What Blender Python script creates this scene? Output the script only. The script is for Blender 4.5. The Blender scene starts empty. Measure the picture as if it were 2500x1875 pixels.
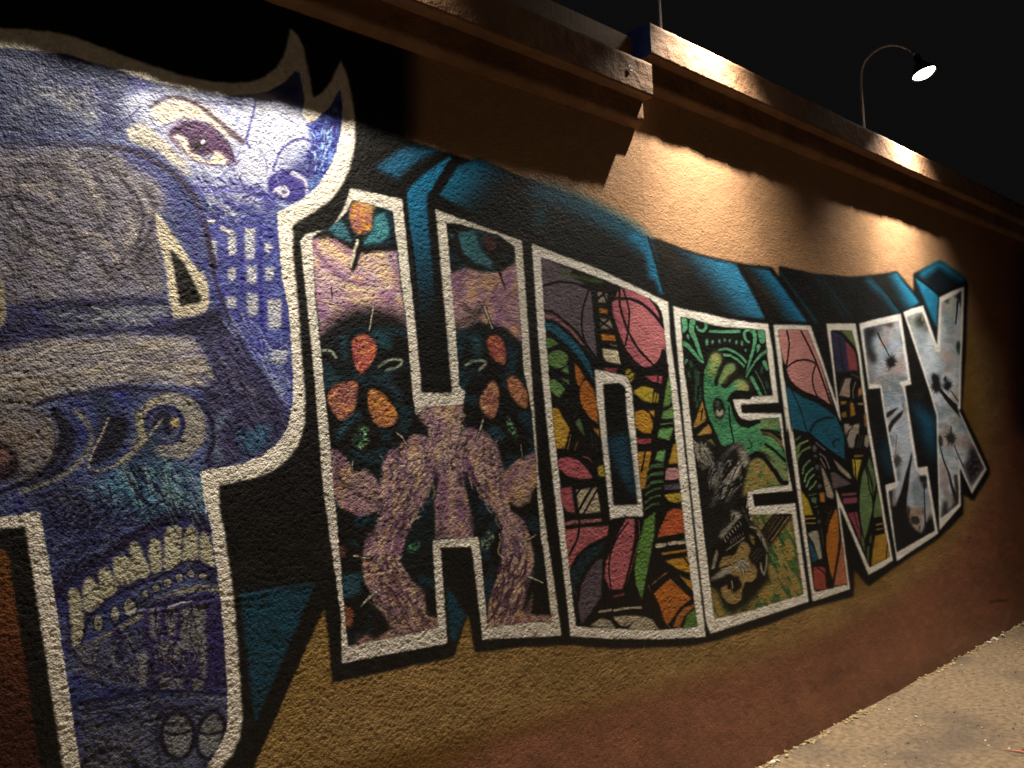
import bpy, bmesh, math, random
import numpy as np
from mathutils import Vector, Matrix

# ---------------------------------------------------------------- camera, world, exposure
sc = bpy.context.scene
COL = sc.collection
EYE_H, WALL_D = 1.5, 2.15            # camera height, distance to the wall face (the plane y = 0)
YAW, PITCH, ROLL = map(math.radians, (47.1, 4.0, -2.6))
fwd = np.array([math.cos(YAW) * math.cos(PITCH), math.sin(YAW) * math.cos(PITCH), math.sin(PITCH)])
rt0 = np.array([math.sin(YAW), -math.cos(YAW), 0.0])
up0 = np.cross(rt0, fwd)
rt = math.cos(ROLL) * rt0 + math.sin(ROLL) * up0
upv = -math.sin(ROLL) * rt0 + math.cos(ROLL) * up0
cam_d = bpy.data.cameras.new('camera')
cam = bpy.data.objects.new('camera', cam_d)
COL.objects.link(cam)
cam.matrix_world = Matrix(((rt[0], upv[0], -fwd[0], 0), (rt[1], upv[1], -fwd[1], -WALL_D), (rt[2], upv[2], -fwd[2], EYE_H), (0, 0, 0, 1)))
cam_d.sensor_width = 36
cam_d.lens = 2060 / 2500 * 36
cam_d.clip_start = 0.05
cam_d.clip_end = 400
sc.camera = cam
w = bpy.data.worlds.new('World')
sc.world = w
w.use_nodes = True
bg = w.node_tree.nodes['Background']
bg.inputs[0].default_value = (1.0, 0.92, 0.98, 1)      # dark town sky, faintly warm
bg.inputs[1].default_value = 0.0042
sc.view_settings.view_transform = 'Standard'
sc.view_settings.look = 'None'
sc.view_settings.exposure = 0.0
sc.view_settings.gamma = 1.0
sc.cycles.use_denoising = True
sc.cycles.max_bounces = 6
sc.cycles.filter_width = 1.6
LAMP_WIDE, LAMP_BEAM = 450.0, 240.0
LAMP_COL = (1.0, 0.87, 0.70)

rng = np.random.RandomState(7)
random.seed(7)

# ---------------------------------------------------------------- noise tools
TAB = rng.rand(512, 512).astype(np.float32)
def vnoise(x, y, seed=0):
    """smooth value noise in -1..1 at arbitrary coordinates"""
    x = x + seed * 37.7; y = y + seed * 91.3
    xi = np.floor(x).astype(np.int64); yi = np.floor(y).astype(np.int64)
    fx = (x - xi).astype(np.float32); fy = (y - yi).astype(np.float32)
    fx = fx * fx * (3 - 2 * fx); fy = fy * fy * (3 - 2 * fy)
    x0 = xi & 511; x1 = (xi + 1) & 511; y0 = yi & 511; y1 = (yi + 1) & 511
    a = TAB[y0, x0] * (1 - fx) + TAB[y0, x1] * fx
    b = TAB[y1, x0] * (1 - fx) + TAB[y1, x1] * fx
    return (a * (1 - fy) + b * fy) * 2 - 1

def drops(x, y, seed):
    """thrown droplets of render: rounded grains of uneven size, one per cell"""
    xi = np.floor(x).astype(np.int64); yi = np.floor(y).astype(np.int64)
    best = np.zeros(np.broadcast(x, y).shape, np.float32)
    for dx in (-1, 0, 1):
        for dy in (-1, 0, 1):
            cx = xi + dx; cy = yi + dy
            jx = TAB[(cy + seed * 17) & 511, (cx + seed * 5) & 511]; jy = TAB[(cy + 131 + seed) & 511, (cx + 77) & 511]; r = TAB[(cy + 59) & 511, (cx + 201 + seed * 3) & 511]
            d2 = (x - cx - jx) ** 2 + (y - cy - jy) ** 2
            best = np.maximum(best, (.15 + .85 * r) * np.sqrt(np.clip(1 - d2 / (.30 + .60 * r), 0, 1)))
    return best

def stucco_h(s, z, fine=1.0):
    """dashed stucco relief in metres"""
    wx = s + 0.002 * vnoise(s / 0.015, z / 0.015, 3)
    wz = z + 0.002 * vnoise(s / 0.015, z / 0.015, 4)
    a = drops(wx / 0.0095, wz / 0.0080, 1)
    b = drops(wx / 0.0056, wz / 0.0050, 2)
    c = vnoise(s / 0.045, z / 0.04, 5)
    d = vnoise(s / 0.35, z / 0.30, 6)
    h = fine * (0.0010 * a + 0.0008 * b) + 0.0004 * c + 0.0016 * d
    return h

# ---------------------------------------------------------------- paint canvas (the mural, laid out flat)
S = 0.8                               # canvas pixels per layout unit
OX, OY = -500, -420                   # layout origin of the canvas
CW, CH = int(3120 * S), int(2760 * S)
yy, xx = np.mgrid[0:CH, 0:CW].astype(np.float32)
NZ = [vnoise(xx / c, yy / c, 10 + i) for i, c in enumerate((90, 28, 9, 4))]
NB = 0.5 * NZ[2] + 0.3 * NZ[3] + 0.45 * NZ[1]
paint = np.zeros((CH, CW, 3), np.float32)
ids = np.zeros((CH, CW), np.int16)
REG = [('stucco_face', None, None)]   # (name, label, index of the parent part)
CROPS = {'A': (0, 0, .40687), 'B': (0, 600, .40687), 'C': (0, 1200, .40687), 'D': (700, 400, .36157), 'E': (700, 900, .36157),
         'F': (1400, 0, .49729), 'G': (1280, 500, .30136), 'H': (1280, 1000, .36166), 'I': (1800, 600, .36157), 'J': (1600, 1200, .40687),
         'K': (800, 0, .40687), 'L': (1620, 740, .24111), 'M': (1620, 1120, .24111), 'N': (1880, 760, .18083), 'O': (1880, 1040, .24116),
         'P': (2080, 700, .18083), 'Q': (2080, 980, .24111), 'R': (700, 1350, .31645), 'V': (1280, 780, .24111), 'W': (1800, 1450, .31645),
         'Z': (0, 0, 1.0)}

def pts(txt, crop='Z'):
    """'x,y x,y ...' in a drawing sheet's own units; a letter in front of a point names another sheet"""
    out = []
    for t in txt.split():
        c = crop
        if t[0].isalpha():
            c, t = t[0], t[1:]
        x, y = map(float, t.split(','))
        ox, oy, k = CROPS[c]
        out.append(((ox + x * k - OX) * S, (oy + y * k - OY) * S))
    return np.array(out, np.float32)

def hexc(c):
    return np.array([int(c[i:i + 2], 16) for i in (0, 2, 4)], np.float32) / 255

def spline(p, closed=False, n=6):
    k = len(p)
    if k < 3: return p
    out = []
    rngk = range(k if closed else k - 1)
    for i in rngk:
        if closed: a, b, c, d = p[(i - 1) % k], p[i], p[(i + 1) % k], p[(i + 2) % k]
        else: a, b, c, d = p[max(i - 1, 0)], p[i], p[i + 1], p[min(i + 2, k - 1)]
        for j in range(n):
            t = j / n
            out.append(0.5 * (2 * b + (c - a) * t + (2 * a - 5 * b + 4 * c - d) * t * t + (3 * b - a - 3 * c + d) * t ** 3))
    if not closed: out.append(p[-1])
    return np.array(out, np.float32)

def boxblur(m, r):
    r = int(round(r))
    if r < 1: return m
    for ax in (0, 1):
        for _ in range(2):
            pad = [(0, 0), (0, 0)]; pad[ax] = (r + 1, r)
            c = np.cumsum(np.pad(m, pad, mode='edge'), axis=ax)
            n = m.shape[ax]
            hi = np.take(c, range(2 * r + 1, 2 * r + 1 + n), axis=ax); lo = np.take(c, range(0, n), axis=ax)
            m = (hi - lo) / (2 * r + 1)
    return m

def raster(p, soft):
    m = int(soft * 2 + 3)
    x0 = max(int(p[:, 0].min()) - m, 0); x1 = min(int(p[:, 0].max()) + m + 2, CW)
    y0 = max(int(p[:, 1].min()) - m, 0); y1 = min(int(p[:, 1].max()) + m + 2, CH)
    if x1 <= x0 or y1 <= y0: return None
    W, Hh = x1 - x0, y1 - y0
    SUB = 3
    acc = np.zeros((Hh * SUB, W + 2), np.float32)
    q = np.roll(p, -1, axis=0)
    for (ax, ay), (bx, by) in zip(p, q):
        if ay == by: continue
        d = 1.0
        if ay > by: ax, ay, bx, by, d = bx, by, ax, ay, -1.0
        r0 = max(int(math.ceil((ay - y0) * SUB - 0.5)), 0); r1 = min(int(math.ceil((by - y0) * SUB - 0.5)), Hh * SUB)
        if r1 <= r0: continue
        r = np.arange(r0, r1)
        yv = (r + 0.5) / SUB + y0
        x = np.clip(ax + (bx - ax) * (yv - ay) / (by - ay) - x0, 0, W)
        xi = x.astype(int); f = x - xi
        acc[r, xi] += d * (1 - f); acc[r, xi + 1] += d * f
    cov = np.clip(np.abs(np.cumsum(acc, axis=1)[:, :W]), 0, 1).reshape(Hh, SUB, W).mean(1)
    if soft > 0.6: cov = boxblur(cov, soft * 0.6)
    return cov, x0, y0

def blend(cov, x0, y0, col, n, a, k, grad=None):
    Hh, W = cov.shape
    sl = (slice(y0, y0 + Hh), slice(x0, x0 + W))
    c = hexc(col)[None, None, :]
    if grad is not None:
        c2, (ax, ay), (bx, by) = grad
        t = ((xx[sl] - ax) * (bx - ax) + (yy[sl] - ay) * (by - ay)) / max((bx - ax) ** 2 + (by - ay) ** 2, 1e-6)
        t = np.clip(t + 0.10 * NB[sl], 0, 1); t = (t * t * (3 - 2 * t))[..., None]
        c = c * (1 - t) + hexc(c2)[None, None, :] * t
    c = c * (1 + n * NB[sl])[..., None]
    al = (cov * a)[..., None]
    paint[sl] = paint[sl] * (1 - al) + np.clip(c, 0, 1) * al
    if k is not None:
        ids[sl][cov > 0.5] = k

CUR = [0]
LASTMASK = [None]
def part(name, label=None):
    REG.append((name, label, None)); CUR[0] = len(REG) - 1
    return CUR[0]

def reg(k):
    """'name' or 'name|label' -> a new sub-part of the current painted part; 0 -> the part itself"""
    if k is None: return None
    if k == 0: return CUR[0]
    nm, _, lb = k.partition('|')
    REG.append((nm, lb or None, CUR[0]))
    return len(REG) - 1

def fill(crop, txt, col, soft=2.0, n=.10, a=1.0, k=None, sm=False, g=None):
    p = pts(txt, crop)
    if sm: p = spline(p, True)
    r = raster(p, soft)
    if r is None: return
    gr = None
    if g: 
        gp = pts(g[1], crop); gr = (g[0], gp[0], gp[1])
    blend(r[0], r[1], r[2], col, n, a, reg(k), gr)
    LASTMASK[0] = r

def stroke(crop, txt, wd, col, soft=1.6, n=.10, a=1.0, k=None, w2=None, sm=True):
    """brush or spray line; wd is the width in the sheet's units, w2 the width at its end"""
    p = pts(txt, crop)
    if sm: p = spline(p)
    kk = CROPS[crop][2] * S
    w1 = wd * kk; w2_ = (wd if w2 is None else w2) * kk
    m = int(max(w1, w2_) / 2 + soft * 2 + 2)
    x0 = max(int(p[:, 0].min()) - m, 0); x1 = min(int(p[:, 0].max()) + m + 1, CW)
    y0 = max(int(p[:, 1].min()) - m, 0); y1 = min(int(p[:, 1].max()) + m + 1, CH)
    if x1 <= x0 or y1 <= y0: return
    cov = np.zeros((y1 - y0, x1 - x0), np.float32)
    N = len(p) - 1
    for i in range(N):
        ax, ay = p[i]; bx, by = p[i + 1]
        wa = w1 + (w2_ - w1) * i / N; wb = w1 + (w2_ - w1) * (i + 1) / N
        sx0 = max(int(min(ax, bx)) - m, x0); sx1 = min(int(max(ax, bx)) + m + 1, x1)
        sy0 = max(int(min(ay, by)) - m, y0); sy1 = min(int(max(ay, by)) + m + 1, y1)
        if sx1 <= sx0 or sy1 <= sy0: continue
        X = xx[sy0:sy1, sx0:sx1]; Y = yy[sy0:sy1, sx0:sx1]
        L2 = (bx - ax) ** 2 + (by - ay) ** 2 + 1e-6
        t = np.clip(((X - ax) * (bx - ax) + (Y - ay) * (by - ay)) / L2, 0, 1)
        d = np.hypot(X - ax - t * (bx - ax), Y - ay - t * (by - ay))
        c = np.clip(((wa + (wb - wa) * t) / 2 - d) / max(soft, .7) + 0.5, 0, 1)
        v = cov[sy0 - y0:sy1 - y0, sx0 - x0:sx1 - x0]
        np.maximum(v, c, out=v)
    blend(cov, x0, y0, col, n, a, reg(k))

def ell(crop, cx, cy, rx, ry, col, soft=1.6, rot=0, n=.10, a=1.0, k=None, g=None):
    r = math.radians(rot)
    t = ' '.join('%.1f,%.1f' % (cx + rx * math.cos(u) * math.cos(r) - ry * math.sin(u) * math.sin(r), cy + rx * math.cos(u) * math.sin(r) + ry * math.sin(u) * math.cos(r))
                 for u in np.linspace(0, 2 * math.pi, 25)[:-1])
    fill(crop, t, col, soft, n, a, k, g=g)

def ring(crop, cx, cy, rx, ry, wd, col, soft=1.6, rot=0, a=1.0, a0=0, a1=360):
    r = math.radians(rot)
    t = ' '.join('%.1f,%.1f' % (cx + rx * math.cos(u) * math.cos(r) - ry * math.sin(u) * math.sin(r), cy + rx * math.cos(u) * math.sin(r) + ry * math.sin(u) * math.cos(r))
                 for u in np.radians(np.linspace(a0, a1, 25)))
    stroke(crop, t, wd, col, soft, a=a, sm=False)

def mottle(col, thr, sc_i, a=.6, soft=.35, seed=0, sx=1.0, sy=1.0, ang=0.0, size=None):
    """patches of another paint inside the last filled outline"""
    cov, x0, y0 = LASTMASK[0]
    Hh, W = cov.shape
    sl = (slice(y0, y0 + Hh), slice(x0, x0 + W))
    cell = size or (90, 28, 9, 4)[sc_i]
    u = xx[sl] * math.cos(ang) + yy[sl] * math.sin(ang); v = -xx[sl] * math.sin(ang) + yy[sl] * math.cos(ang)
    nz = vnoise(u / (cell * sx), v / (cell * sy), 40 + seed) + 0.3 * vnoise(u / (cell * sx * .4), v / (cell * sy * .4), 60 + seed)
    m = np.clip((nz - thr) / soft, 0, 1) * cov * a
    m = m[..., None]
    paint[sl] = paint[sl] * (1 - m) + hexc(col)[None, None, :] * (1 + .12 * NB[sl])[..., None] * m

CRACK_Z = 1.135
CLIP = [None]
PG = [1.0]; SAT = [1.0]
_blend = blend
def blend(cov, x0, y0, col, n, a, k, grad=None):
    if CLIP[0] is not None:
        Hh, W = cov.shape
        cov = cov * CLIP[0][y0:y0 + Hh, x0:x0 + W]
        LASTMASK[0] = (cov, x0, y0)
    if PG[0] != 1:
        v = [int(col[i:i + 2], 16) * PG[0] for i in (0, 2, 4)]; lm = .3 * v[0] + .55 * v[1] + .15 * v[2]
        col = ''.join('%02x' % max(0, min(int(lm + (q - lm) * SAT[0]), 250)) for q in v)
    _blend(cov, x0, y0, col, n, a, k, grad)
def clip(crop, inner, holes=()):
    m = np.zeros((CH, CW), np.float32)
    c, x0, y0 = raster(pts(inner, crop), 1.3)
    m[y0:y0 + c.shape[0], x0:x0 + c.shape[1]] = c
    for h in holes:
        c, x0, y0 = raster(pts(h, crop), 1.3)
        m[y0:y0 + c.shape[0], x0:x0 + c.shape[1]] *= 1 - c
    CLIP[0] = m
def fill(crop, txt, col, soft=2.0, n=.10, a=1.0, k=None, sm=False, g=None):
    p = pts(txt, crop)
    if sm: p = spline(p, True)
    r = raster(p, soft)
    if r is None: return
    gr = None
    if g:
        gp = pts(g[1], crop); gr = (g[0], gp[0], gp[1])
    LASTMASK[0] = r
    blend(r[0], r[1], r[2], col, n, a, reg(k), gr)

def hatch(crop, poly, nst, ln, wd, col, ang, spread=.25, a=.6, soft=2.0, seed=1, curve=.15):
    """short brush lines laid inside an outline, roughly along one direction"""
    rr = random.Random(seed); q = [tuple(map(float, t.split(','))) for t in poly.split()]
    xs = [p[0] for p in q]; ys = [p[1] for p in q]; done = 0; tries = 0
    while done < nst and tries < nst * 8:
        tries += 1
        x = rr.uniform(min(xs), max(xs)); y = rr.uniform(min(ys), max(ys)); inside_ = False
        for i in range(len(q)):
            (ax, ay), (bx, by) = q[i], q[i - 1]
            if (ay > y) != (by > y) and x < (bx - ax) * (y - ay) / (by - ay) + ax: inside_ = not inside_
        if not inside_: continue
        an = math.radians(ang(x, y) if callable(ang) else ang) + rr.gauss(0, spread); L = ln * rr.uniform(.5, 1.3) / 2; cv = rr.uniform(-curve, curve) * L
        dx, dy = math.cos(an) * L, math.sin(an) * L
        stroke(crop, f'{x-dx:.0f},{y-dy:.0f} {x-dy/L*cv:.0f},{y+dx/L*cv:.0f} {x+dx:.0f},{y+dy:.0f}', wd * 1.5 * rr.uniform(.6, 1.3), col, soft * .8, .15, min(a * 1.35, 1) * rr.uniform(.65, 1), w2=wd * .5)
        done += 1

# ======== wall paint behind the letters: orange above, ochre under the letters, maroon at the foot
paint[:] = hexc('7a5a26')
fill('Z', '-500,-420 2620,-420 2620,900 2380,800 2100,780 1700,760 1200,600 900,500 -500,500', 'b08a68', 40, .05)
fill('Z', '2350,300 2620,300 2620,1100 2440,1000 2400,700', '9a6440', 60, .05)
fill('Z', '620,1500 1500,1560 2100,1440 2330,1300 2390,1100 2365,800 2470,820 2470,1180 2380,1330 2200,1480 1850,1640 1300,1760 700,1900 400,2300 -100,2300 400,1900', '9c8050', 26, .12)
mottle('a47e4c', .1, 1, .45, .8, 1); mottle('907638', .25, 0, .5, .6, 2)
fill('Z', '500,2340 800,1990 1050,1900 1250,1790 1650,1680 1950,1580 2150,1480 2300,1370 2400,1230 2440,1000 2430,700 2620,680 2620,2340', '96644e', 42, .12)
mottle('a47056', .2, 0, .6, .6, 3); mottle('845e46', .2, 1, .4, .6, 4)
fill('Z', '2490,600 2620,600 2620,1150 2480,1050', '3e2226', 26, .1)
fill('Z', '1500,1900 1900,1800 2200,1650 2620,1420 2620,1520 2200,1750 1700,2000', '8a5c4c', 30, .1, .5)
for t in ('W500,1090 W540,1040 W620,1000', 'W1640,440 W1700,380 W1760,340', 'W2050,250 W2085,200 W2090,150', 'W1990,310 W2060,270'): stroke('W', t.replace('W', ''), 26, 'b08878', 10, .2, .5)
for t in ('W1100,760 W1400,640 W1500,560', 'W600,700 W900,560', 'W900,900 W1200,800'): stroke('W', t.replace('W', ''), 60, '5c3628', 26, .2, .4)
stroke('W', '1960,60 2080,50', 16, '4a2420', 5, .2, .6)

# ======== black halo and 3-D block behind the letters
part('painted_block_shadow', 'black and blue block shadow painted behind the letters')
B0 = '-500,-420 985,-420 985,338 1125,384 1207,407 1305,444 1410,484 1506,533 1577,582 1605,584 1702,621 1798,642 1887,654 1902,680 1903,651 1988,669 2071,678 2136,680 2189,663 2232,712 2232,669 2295,637 2355,680 2364,692 2358,872 2349,998 2416,1142 2416,1160 2377,1224 2353,1209 2352,1256 2292,1315 2186,1385 2121,1432 2086,1391 2085,1457 1974,1486 1880,1524 1742,1566 1678,1579 1497,1584 1400,1575 1280,1580 1158,1594 1146,1512 1141,1500 1108,1604 812,1668 803,1560 793,1483 614,1875 400,2340 -500,2340'
fill('Z', B0, '0b0b0c', 3.2, .5, 1, 0)
mottle('17181a', .1, 1, .8, .5, 5)
fill('Z', '-500,-420 1012,-420 1012,345 900,345 -500,345', '0b0b0c', 26, .3, .8)
fill('C', '-900,420 0,345 38,352 62,430 250,1700 500,2800 -900,2800', '7a4a24', 3, .12, g=('45221a', '0,400 60,1500')); ids_reset = None
BL, BD, BR = '1a6f9c', '0f3c52', '2c7ba6'
# face above the H, left part
fill('K', '280,1010 380,930 480,880 590,885 690,900 560,960 470,1030 420,1080', '1d5f86', 9, .2, .9, 'block_face|small blue patch of block shadow beside the letter P')
fill('K', '474,1148 560,1060 735,935 745,958 700,1060 612,1190 600,1240 640,1659 620,1659 520,1659', '1c77a8', 3, .15, 1, 'block_face')
fill('D', '818,186 900,112 985,190 962,260 1000,700 1110,1545 915,1545', '1a6c98', 3, .15, 1, 'block_face|blue side of the block shadow inside the top notch of the H', g=('08090b', '860,250 1010,1250'))
stroke('D', '985,215 975,300 1010,700 1060,1200', 60, '08090b', 6, .1, .9)
stroke('D', '1110,0 1030,130 985,235', 52, '0a0b0d', 4, .1, 1)
fill('D', '1030,215 1155,20 1300,-40 1500,60 1660,120 1660,500 1600,510', '1b739e', 3, .15, 1, 'block_face|blue to black top of the block shadow over the H', g=('0a0d10', '1150,60 1400,330'))
fill('K', '1245,1105 1500,1205 1910,1430 1960,1659 1975,1730 1240,1440', '0c1216', 2.2, .2, 1, 'block_face|wide dark top of the block shadow over the O with a blue rim')
stroke('K', '1255,1150 1400,1190 1600,1280 1800,1390 1880,1460', 120, '175a78', 26, .2, .85)
stroke('K', '1840,1420 1920,1500 1950,1640', 60, '1a6d96', 14, .2, .9)
fill('G', '75,20 180,30 200,140 75,220', '174f68', 14, .2, .8)
stroke('G', '975,300 1010,420 1060,560 1108,700', 46, '1a6c96', 9, .2, .9)
fill('G', '1080,290 1400,405 1720,475 1960,930 1500,860 1180,790', '121110', 3, .3, 1, 'block_face|bright blue top of the block shadow over the E')
fill('G', '1090,310 1250,360 1400,412 1560,450 1718,486 1830,680 1955,928 1700,900 1300,800', BR, 3, .16, .97, g=('100f0e', '1730,600 1480,800'))
fill('G', '1080,300 1180,560 1330,800 1560,880 1400,660 1200,430', '100f0e', 14, .3, .9)
fill('I', '0,130 215,165 480,520 215,512', '141312', 3, .3, 1, 'block_face|blue edged block shadow between the E and the N')
fill('I', '10,132 215,168 300,270 472,518 300,505 150,330', '1f7fb4', 2.5, .15, .97, g=('141210', '330,300 190,390'))
stroke('I', '110,235 180,300 290,420', 26, '3a2c20', 10, .2, .5)
stroke('G', '1085,300 1180,420 1300,540', 40, '2e261c', 18, .2, .5)
fill('I', '285,145 540,200 760,215 1075,180 1240,385 1110,455 820,520 600,520 500,540', '0b0f12', 3, .2, 1, 'block_face|dark top of the block shadow over the N and the I')
stroke('I', '300,185 370,280 470,420 530,520', 22, '124a66', 7, .2, .8)
stroke('I', '560,225 650,340 745,480', 40, '11465a', 12, .2, .75)
stroke('I', '890,240 990,330 1080,440', 46, '155670', 14, .2, .8)
fill('I', '940,222 1075,183 1150,280 1240,385 1110,450 1030,340', '2488b6', 2.5, .15, 1, g=('0d1214', '1150,270 1040,330'))
fill('I', '1195,200 1365,335 1355,660 1290,560 1200,300', '11191e', 3, .2, 1, 'block_face|blue side face of the block shadow left of the X arm')
fill('I', '1200,210 1275,260 1362,345 1350,560 1290,430', '2385b4', 4, .15, .95)
fill('I', '1190,192 1370,107 1533,222 1440,280 1362,325', '10202a', 3, .2, 1, 'block_face|blue hexagonal cap of the block shadow on top of the X')
stroke('I', '1260,190 1360,130 1440,175 1515,225', 46, '1f7aa0', 12, .15, .9)
fill('Q', '565,0 860,150 885,1320 760,660 680,670', '0a0c0f', 3, .2, 1, 'block_face|blue side face between the I and the X')
fill('Q', '600,10 700,40 850,170 850,640 800,560 740,400 680,200', '15587e', 16, .15, .9)
fill('Q', '190,0 305,0 440,815 335,830', '08090b', 2, .2, 1)
fill('Q', '320,330 370,430 432,800 360,740 290,560', '12425e', 14, .15, .9, 'block_face|blue gleam left of the stem of the I')
fill('C', '1432,560 1560,520 1900,545 1530,1410', '0f4056', 5, .2, 1, 'block_face|dark blue triangle below and right of the P')
fill('C', '1420,500 1900,480 1880,560 1432,600', '0a0c0e', 9, .2, .9)
fill('C', '1905,520 1960,640 1500,1700 1380,1700 1525,1420 1870,640', '0a0a0b', 3, .3)
fill('R', '1230,250 1300,330 1385,480 1290,700 1255,640', '0f4258', 5, .2, 1, 'block_face|small blue triangle between the feet of the H')

for c, t, w_ in (('G', '1000,262 1055,430 1125,695', 20), ('I', '8,128 110,290 214,520', 15), ('I', '228,158 370,330 486,520', 13), ('I', '288,150 440,360 600,530', 13), ('I', '540,205 660,360 760,500', 11), ('I', '930,225 1030,350 1105,452', 10), ('G', '62,310 300,405 600,520 850,640 1160,785', 26), ('D', '780,236 860,700 914,1540', 18), ('I', '1362,325 1352,640', 10), ('I', '1198,205 1362,330', 9)):
    stroke(c, t, w_, '0a0a0b', 2.5, .1, .95)
WH = 'e6e2d6'
# ======== letter H
PG[0] = 1.01; SAT[0] = .72
part('painted_letter', 'painted letter H filled with lilac tree bark, buds and thorns')
fill('D', '92,520 130,480 205,458 300,440 385,300 430,165 780,240 915,1545 1110,1545 1000,308 1590,520 E1700,700 R2122,640 R1510,672 R1432,0 E1240,1205 E1040,1210 R1240,700 R425,852 E365,1659 E245,800 E180,0', WH, 2.4, .10, 1, 0)
HI = 'D175,500 D210,470 D300,430 D400,330 D440,250 D600,285 D715,320 D750,600 D800,1000 D845,1480 E850,165 E870,310 E940,262 E1190,245 E1205,160 D1165,1500 D1130,1000 D1075,400 D1160,405 D1440,485 D1540,560 E1600,0 E1655,300 E1720,1150 R1985,0 R2045,520 R1550,575 R1495,0 E1290,1138 E985,1162 R1130,0 R1168,575 R470,725 E385,1560 E300,600 E240,0 D190,900'
clip('D', HI)
fill('D', HI, '0c0c0e', 2, .3, 1, 'dark_ground')
mottle('143a4a', .15, 1, .75, .45, 6, ang=.3); mottle('0f2a3a', .0, 0, .5, .5, 7)
# left leg: flesh coloured bark and the bud at the top
fill('D', '150,500 280,490 370,520 440,560 520,615 620,585 740,590 800,1060 700,990 600,970 480,980 360,1030 230,1160', 'c9a0b8', 5, .12, 1, 'bark')
mottle('e0c8a0', .0, 1, .8, .5, 8, 1.6, .6, .6); mottle('a070a8', .2, 1, .7, .5, 9, 1.6, .6, .6); mottle('dda090', .3, 2, .6, .5, 10)
stroke('D', '180,560 270,680 400,780 540,820', 28, '8a5a98', 8, .2, .85)
stroke('D', '230,740 400,830 560,850 690,830', 24, 'efdcb8', 9, .2, .8)
stroke('D', '700,620 740,760 700,900', 24, '9a6aa0', 9, .2, .7)
stroke('D', '205,900 350,880 500,890', 30, 'a374a4', 12, .2, .6)
stroke('D', '230,1130 350,1030 500,980 700,1000 800,1060', 70, '6e5460', 16, .2, .85)
stroke('D', '250,1190 380,1100 500,1060 700,1070 800,1110', 44, '1b1618', 12, .2, .9)
stroke('D', '150,490 300,480 430,555 540,580 760,560', 36, '0c0c0d', 8, .2, .95)
fill('D', '272,430 372,380 415,450 440,530 340,500', '2a7a94', 4, .15, 1, 'teal_patch')
fill('D', '590,350 660,330 690,430 692,490 640,530 500,550 560,480 590,420', '2c8ca0', 4, .15, 1, 'teal_patch')
fill('D', '425,290 490,260 560,280 580,360 570,440 520,475 460,465 430,400', 'b56a5c', 3, .2, 1, 'flower_bud|pink and orange flower bud at the top of the left leg of the H', True)
mottle('d89a3a', .0, 2, .8, .5, 11); stroke('D', '520,290 560,300', 60, 'e0a03c', 12, .2, .8)
stroke('D', '490,540 470,620 445,700', 44, '0c0c0d', 5, .2, .95)
stroke('D', '476,520 455,600 432,695', 22, 'd8d4bc', 3, .2, 1, w2=18)
stroke('D', '300,830 303,880 305,910', 7, '201418', 2); stroke('D', '176,876 198,878', 12, '201418', 2)
# left leg: buds
def bud(crop, t, c1='b84a44', c2='d8923c', k='flower_bud'):
    stroke(crop, t + ' ' + t.split()[0], 26, '0a0a0c', 4, .1, .95)
    fill(crop, t, c1, 2.5, .2, 1, k, True); mottle(c2, -.1, 2, .8, .6, len(t))
    mottle('d8b890', .35, 3, .6, .4, len(t) + 1)
bud('D', '448,1190 520,1150 595,1195 604,1280 560,1360 505,1420 460,1360 440,1260', 'c44a4a', 'd8824a')
bud('E', '278,190 330,115 470,88 474,180 450,290 375,350 310,290', 'b05a58', 'cc8a5c')
bud('E', '550,160 600,145 665,190 740,295 735,365 680,397 600,375 560,290', 'c46a38', 'e09a44')
bud('D', '1352,1190 1400,1155 1460,1190 1482,1290 1465,1360 1410,1335 1362,1260', 'b04844', 'c87850')
bud('E', '1308,190 1390,85 1428,150 1425,270 1385,340 1318,280', 'a85c50', 'cc9a74')
bud('E', '1490,65 1545,62 1605,130 1630,210 1612,270 1550,232 1500,150', 'b4683c', 'c8886c')
fill('D', '1325,475 1425,500 1415,580 1350,592', '4a2a2e', 4, .2, 1, 'flower_bud')
fill('R', '435,410 500,420 525,480 500,580 450,590', '9a4a34', 4, .2, 1, 'flower_bud'); fill('E', '345,1190 400,1210 405,1270 350,1280', '7a3f3a', 5, .2, .9)
def leafs(crop, *ts):
    for t in ts: stroke(crop, t, 20, '8fae98', 4, .3, .85); stroke(crop, t, 8, 'c8d4b8', 3, .3, .7)
leafs('D', '232,1262 290,1262 330,1310', '620,1370 690,1325 770,1325 755,1365 670,1395', '1205,1360 1260,1330 1340,1340 1300,1390')
fill('E', '440,470 500,370 552,400 556,500 500,555 450,520', '1a3a2c', 3, .3, 1, 'green_crystal'); mottle('5a9a6a', .1, 2, .9, .3, 12); mottle('a8c0a0', .35, 3, .9, .3, 13)
fill('E', '1485,310 1560,430 1545,490 1490,420', '1c4434', 3, .3, 1, 'green_crystal'); mottle('88b090', .1, 3, .9, .3, 14)
fill('E', '820,1195 900,1168 885,1235 825,1240', '1e5a3a', 3, .3, 1, 'green_crystal'); mottle('60b078', .1, 3, .9, .3, 15)
fill('E', '1308,1165 1360,1090 1405,1130 1370,1220 1315,1230', '28443a', 3, .3, 1, 'green_crystal'); mottle('98b0a0', .1, 3, .8, .3, 16)
stroke('E', '360,420 440,340 480,320', 50, '1c5a72', 12, .2, .8); stroke('E', '600,60 700,120 760,200', 60, '16425a', 14, .2, .8)
stroke('D', '600,1150 680,1220', 60, '185a74', 14, .2, .8); stroke('D', '380,1180 390,1300', 40, '164a5e', 12, .2, .8)
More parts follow.
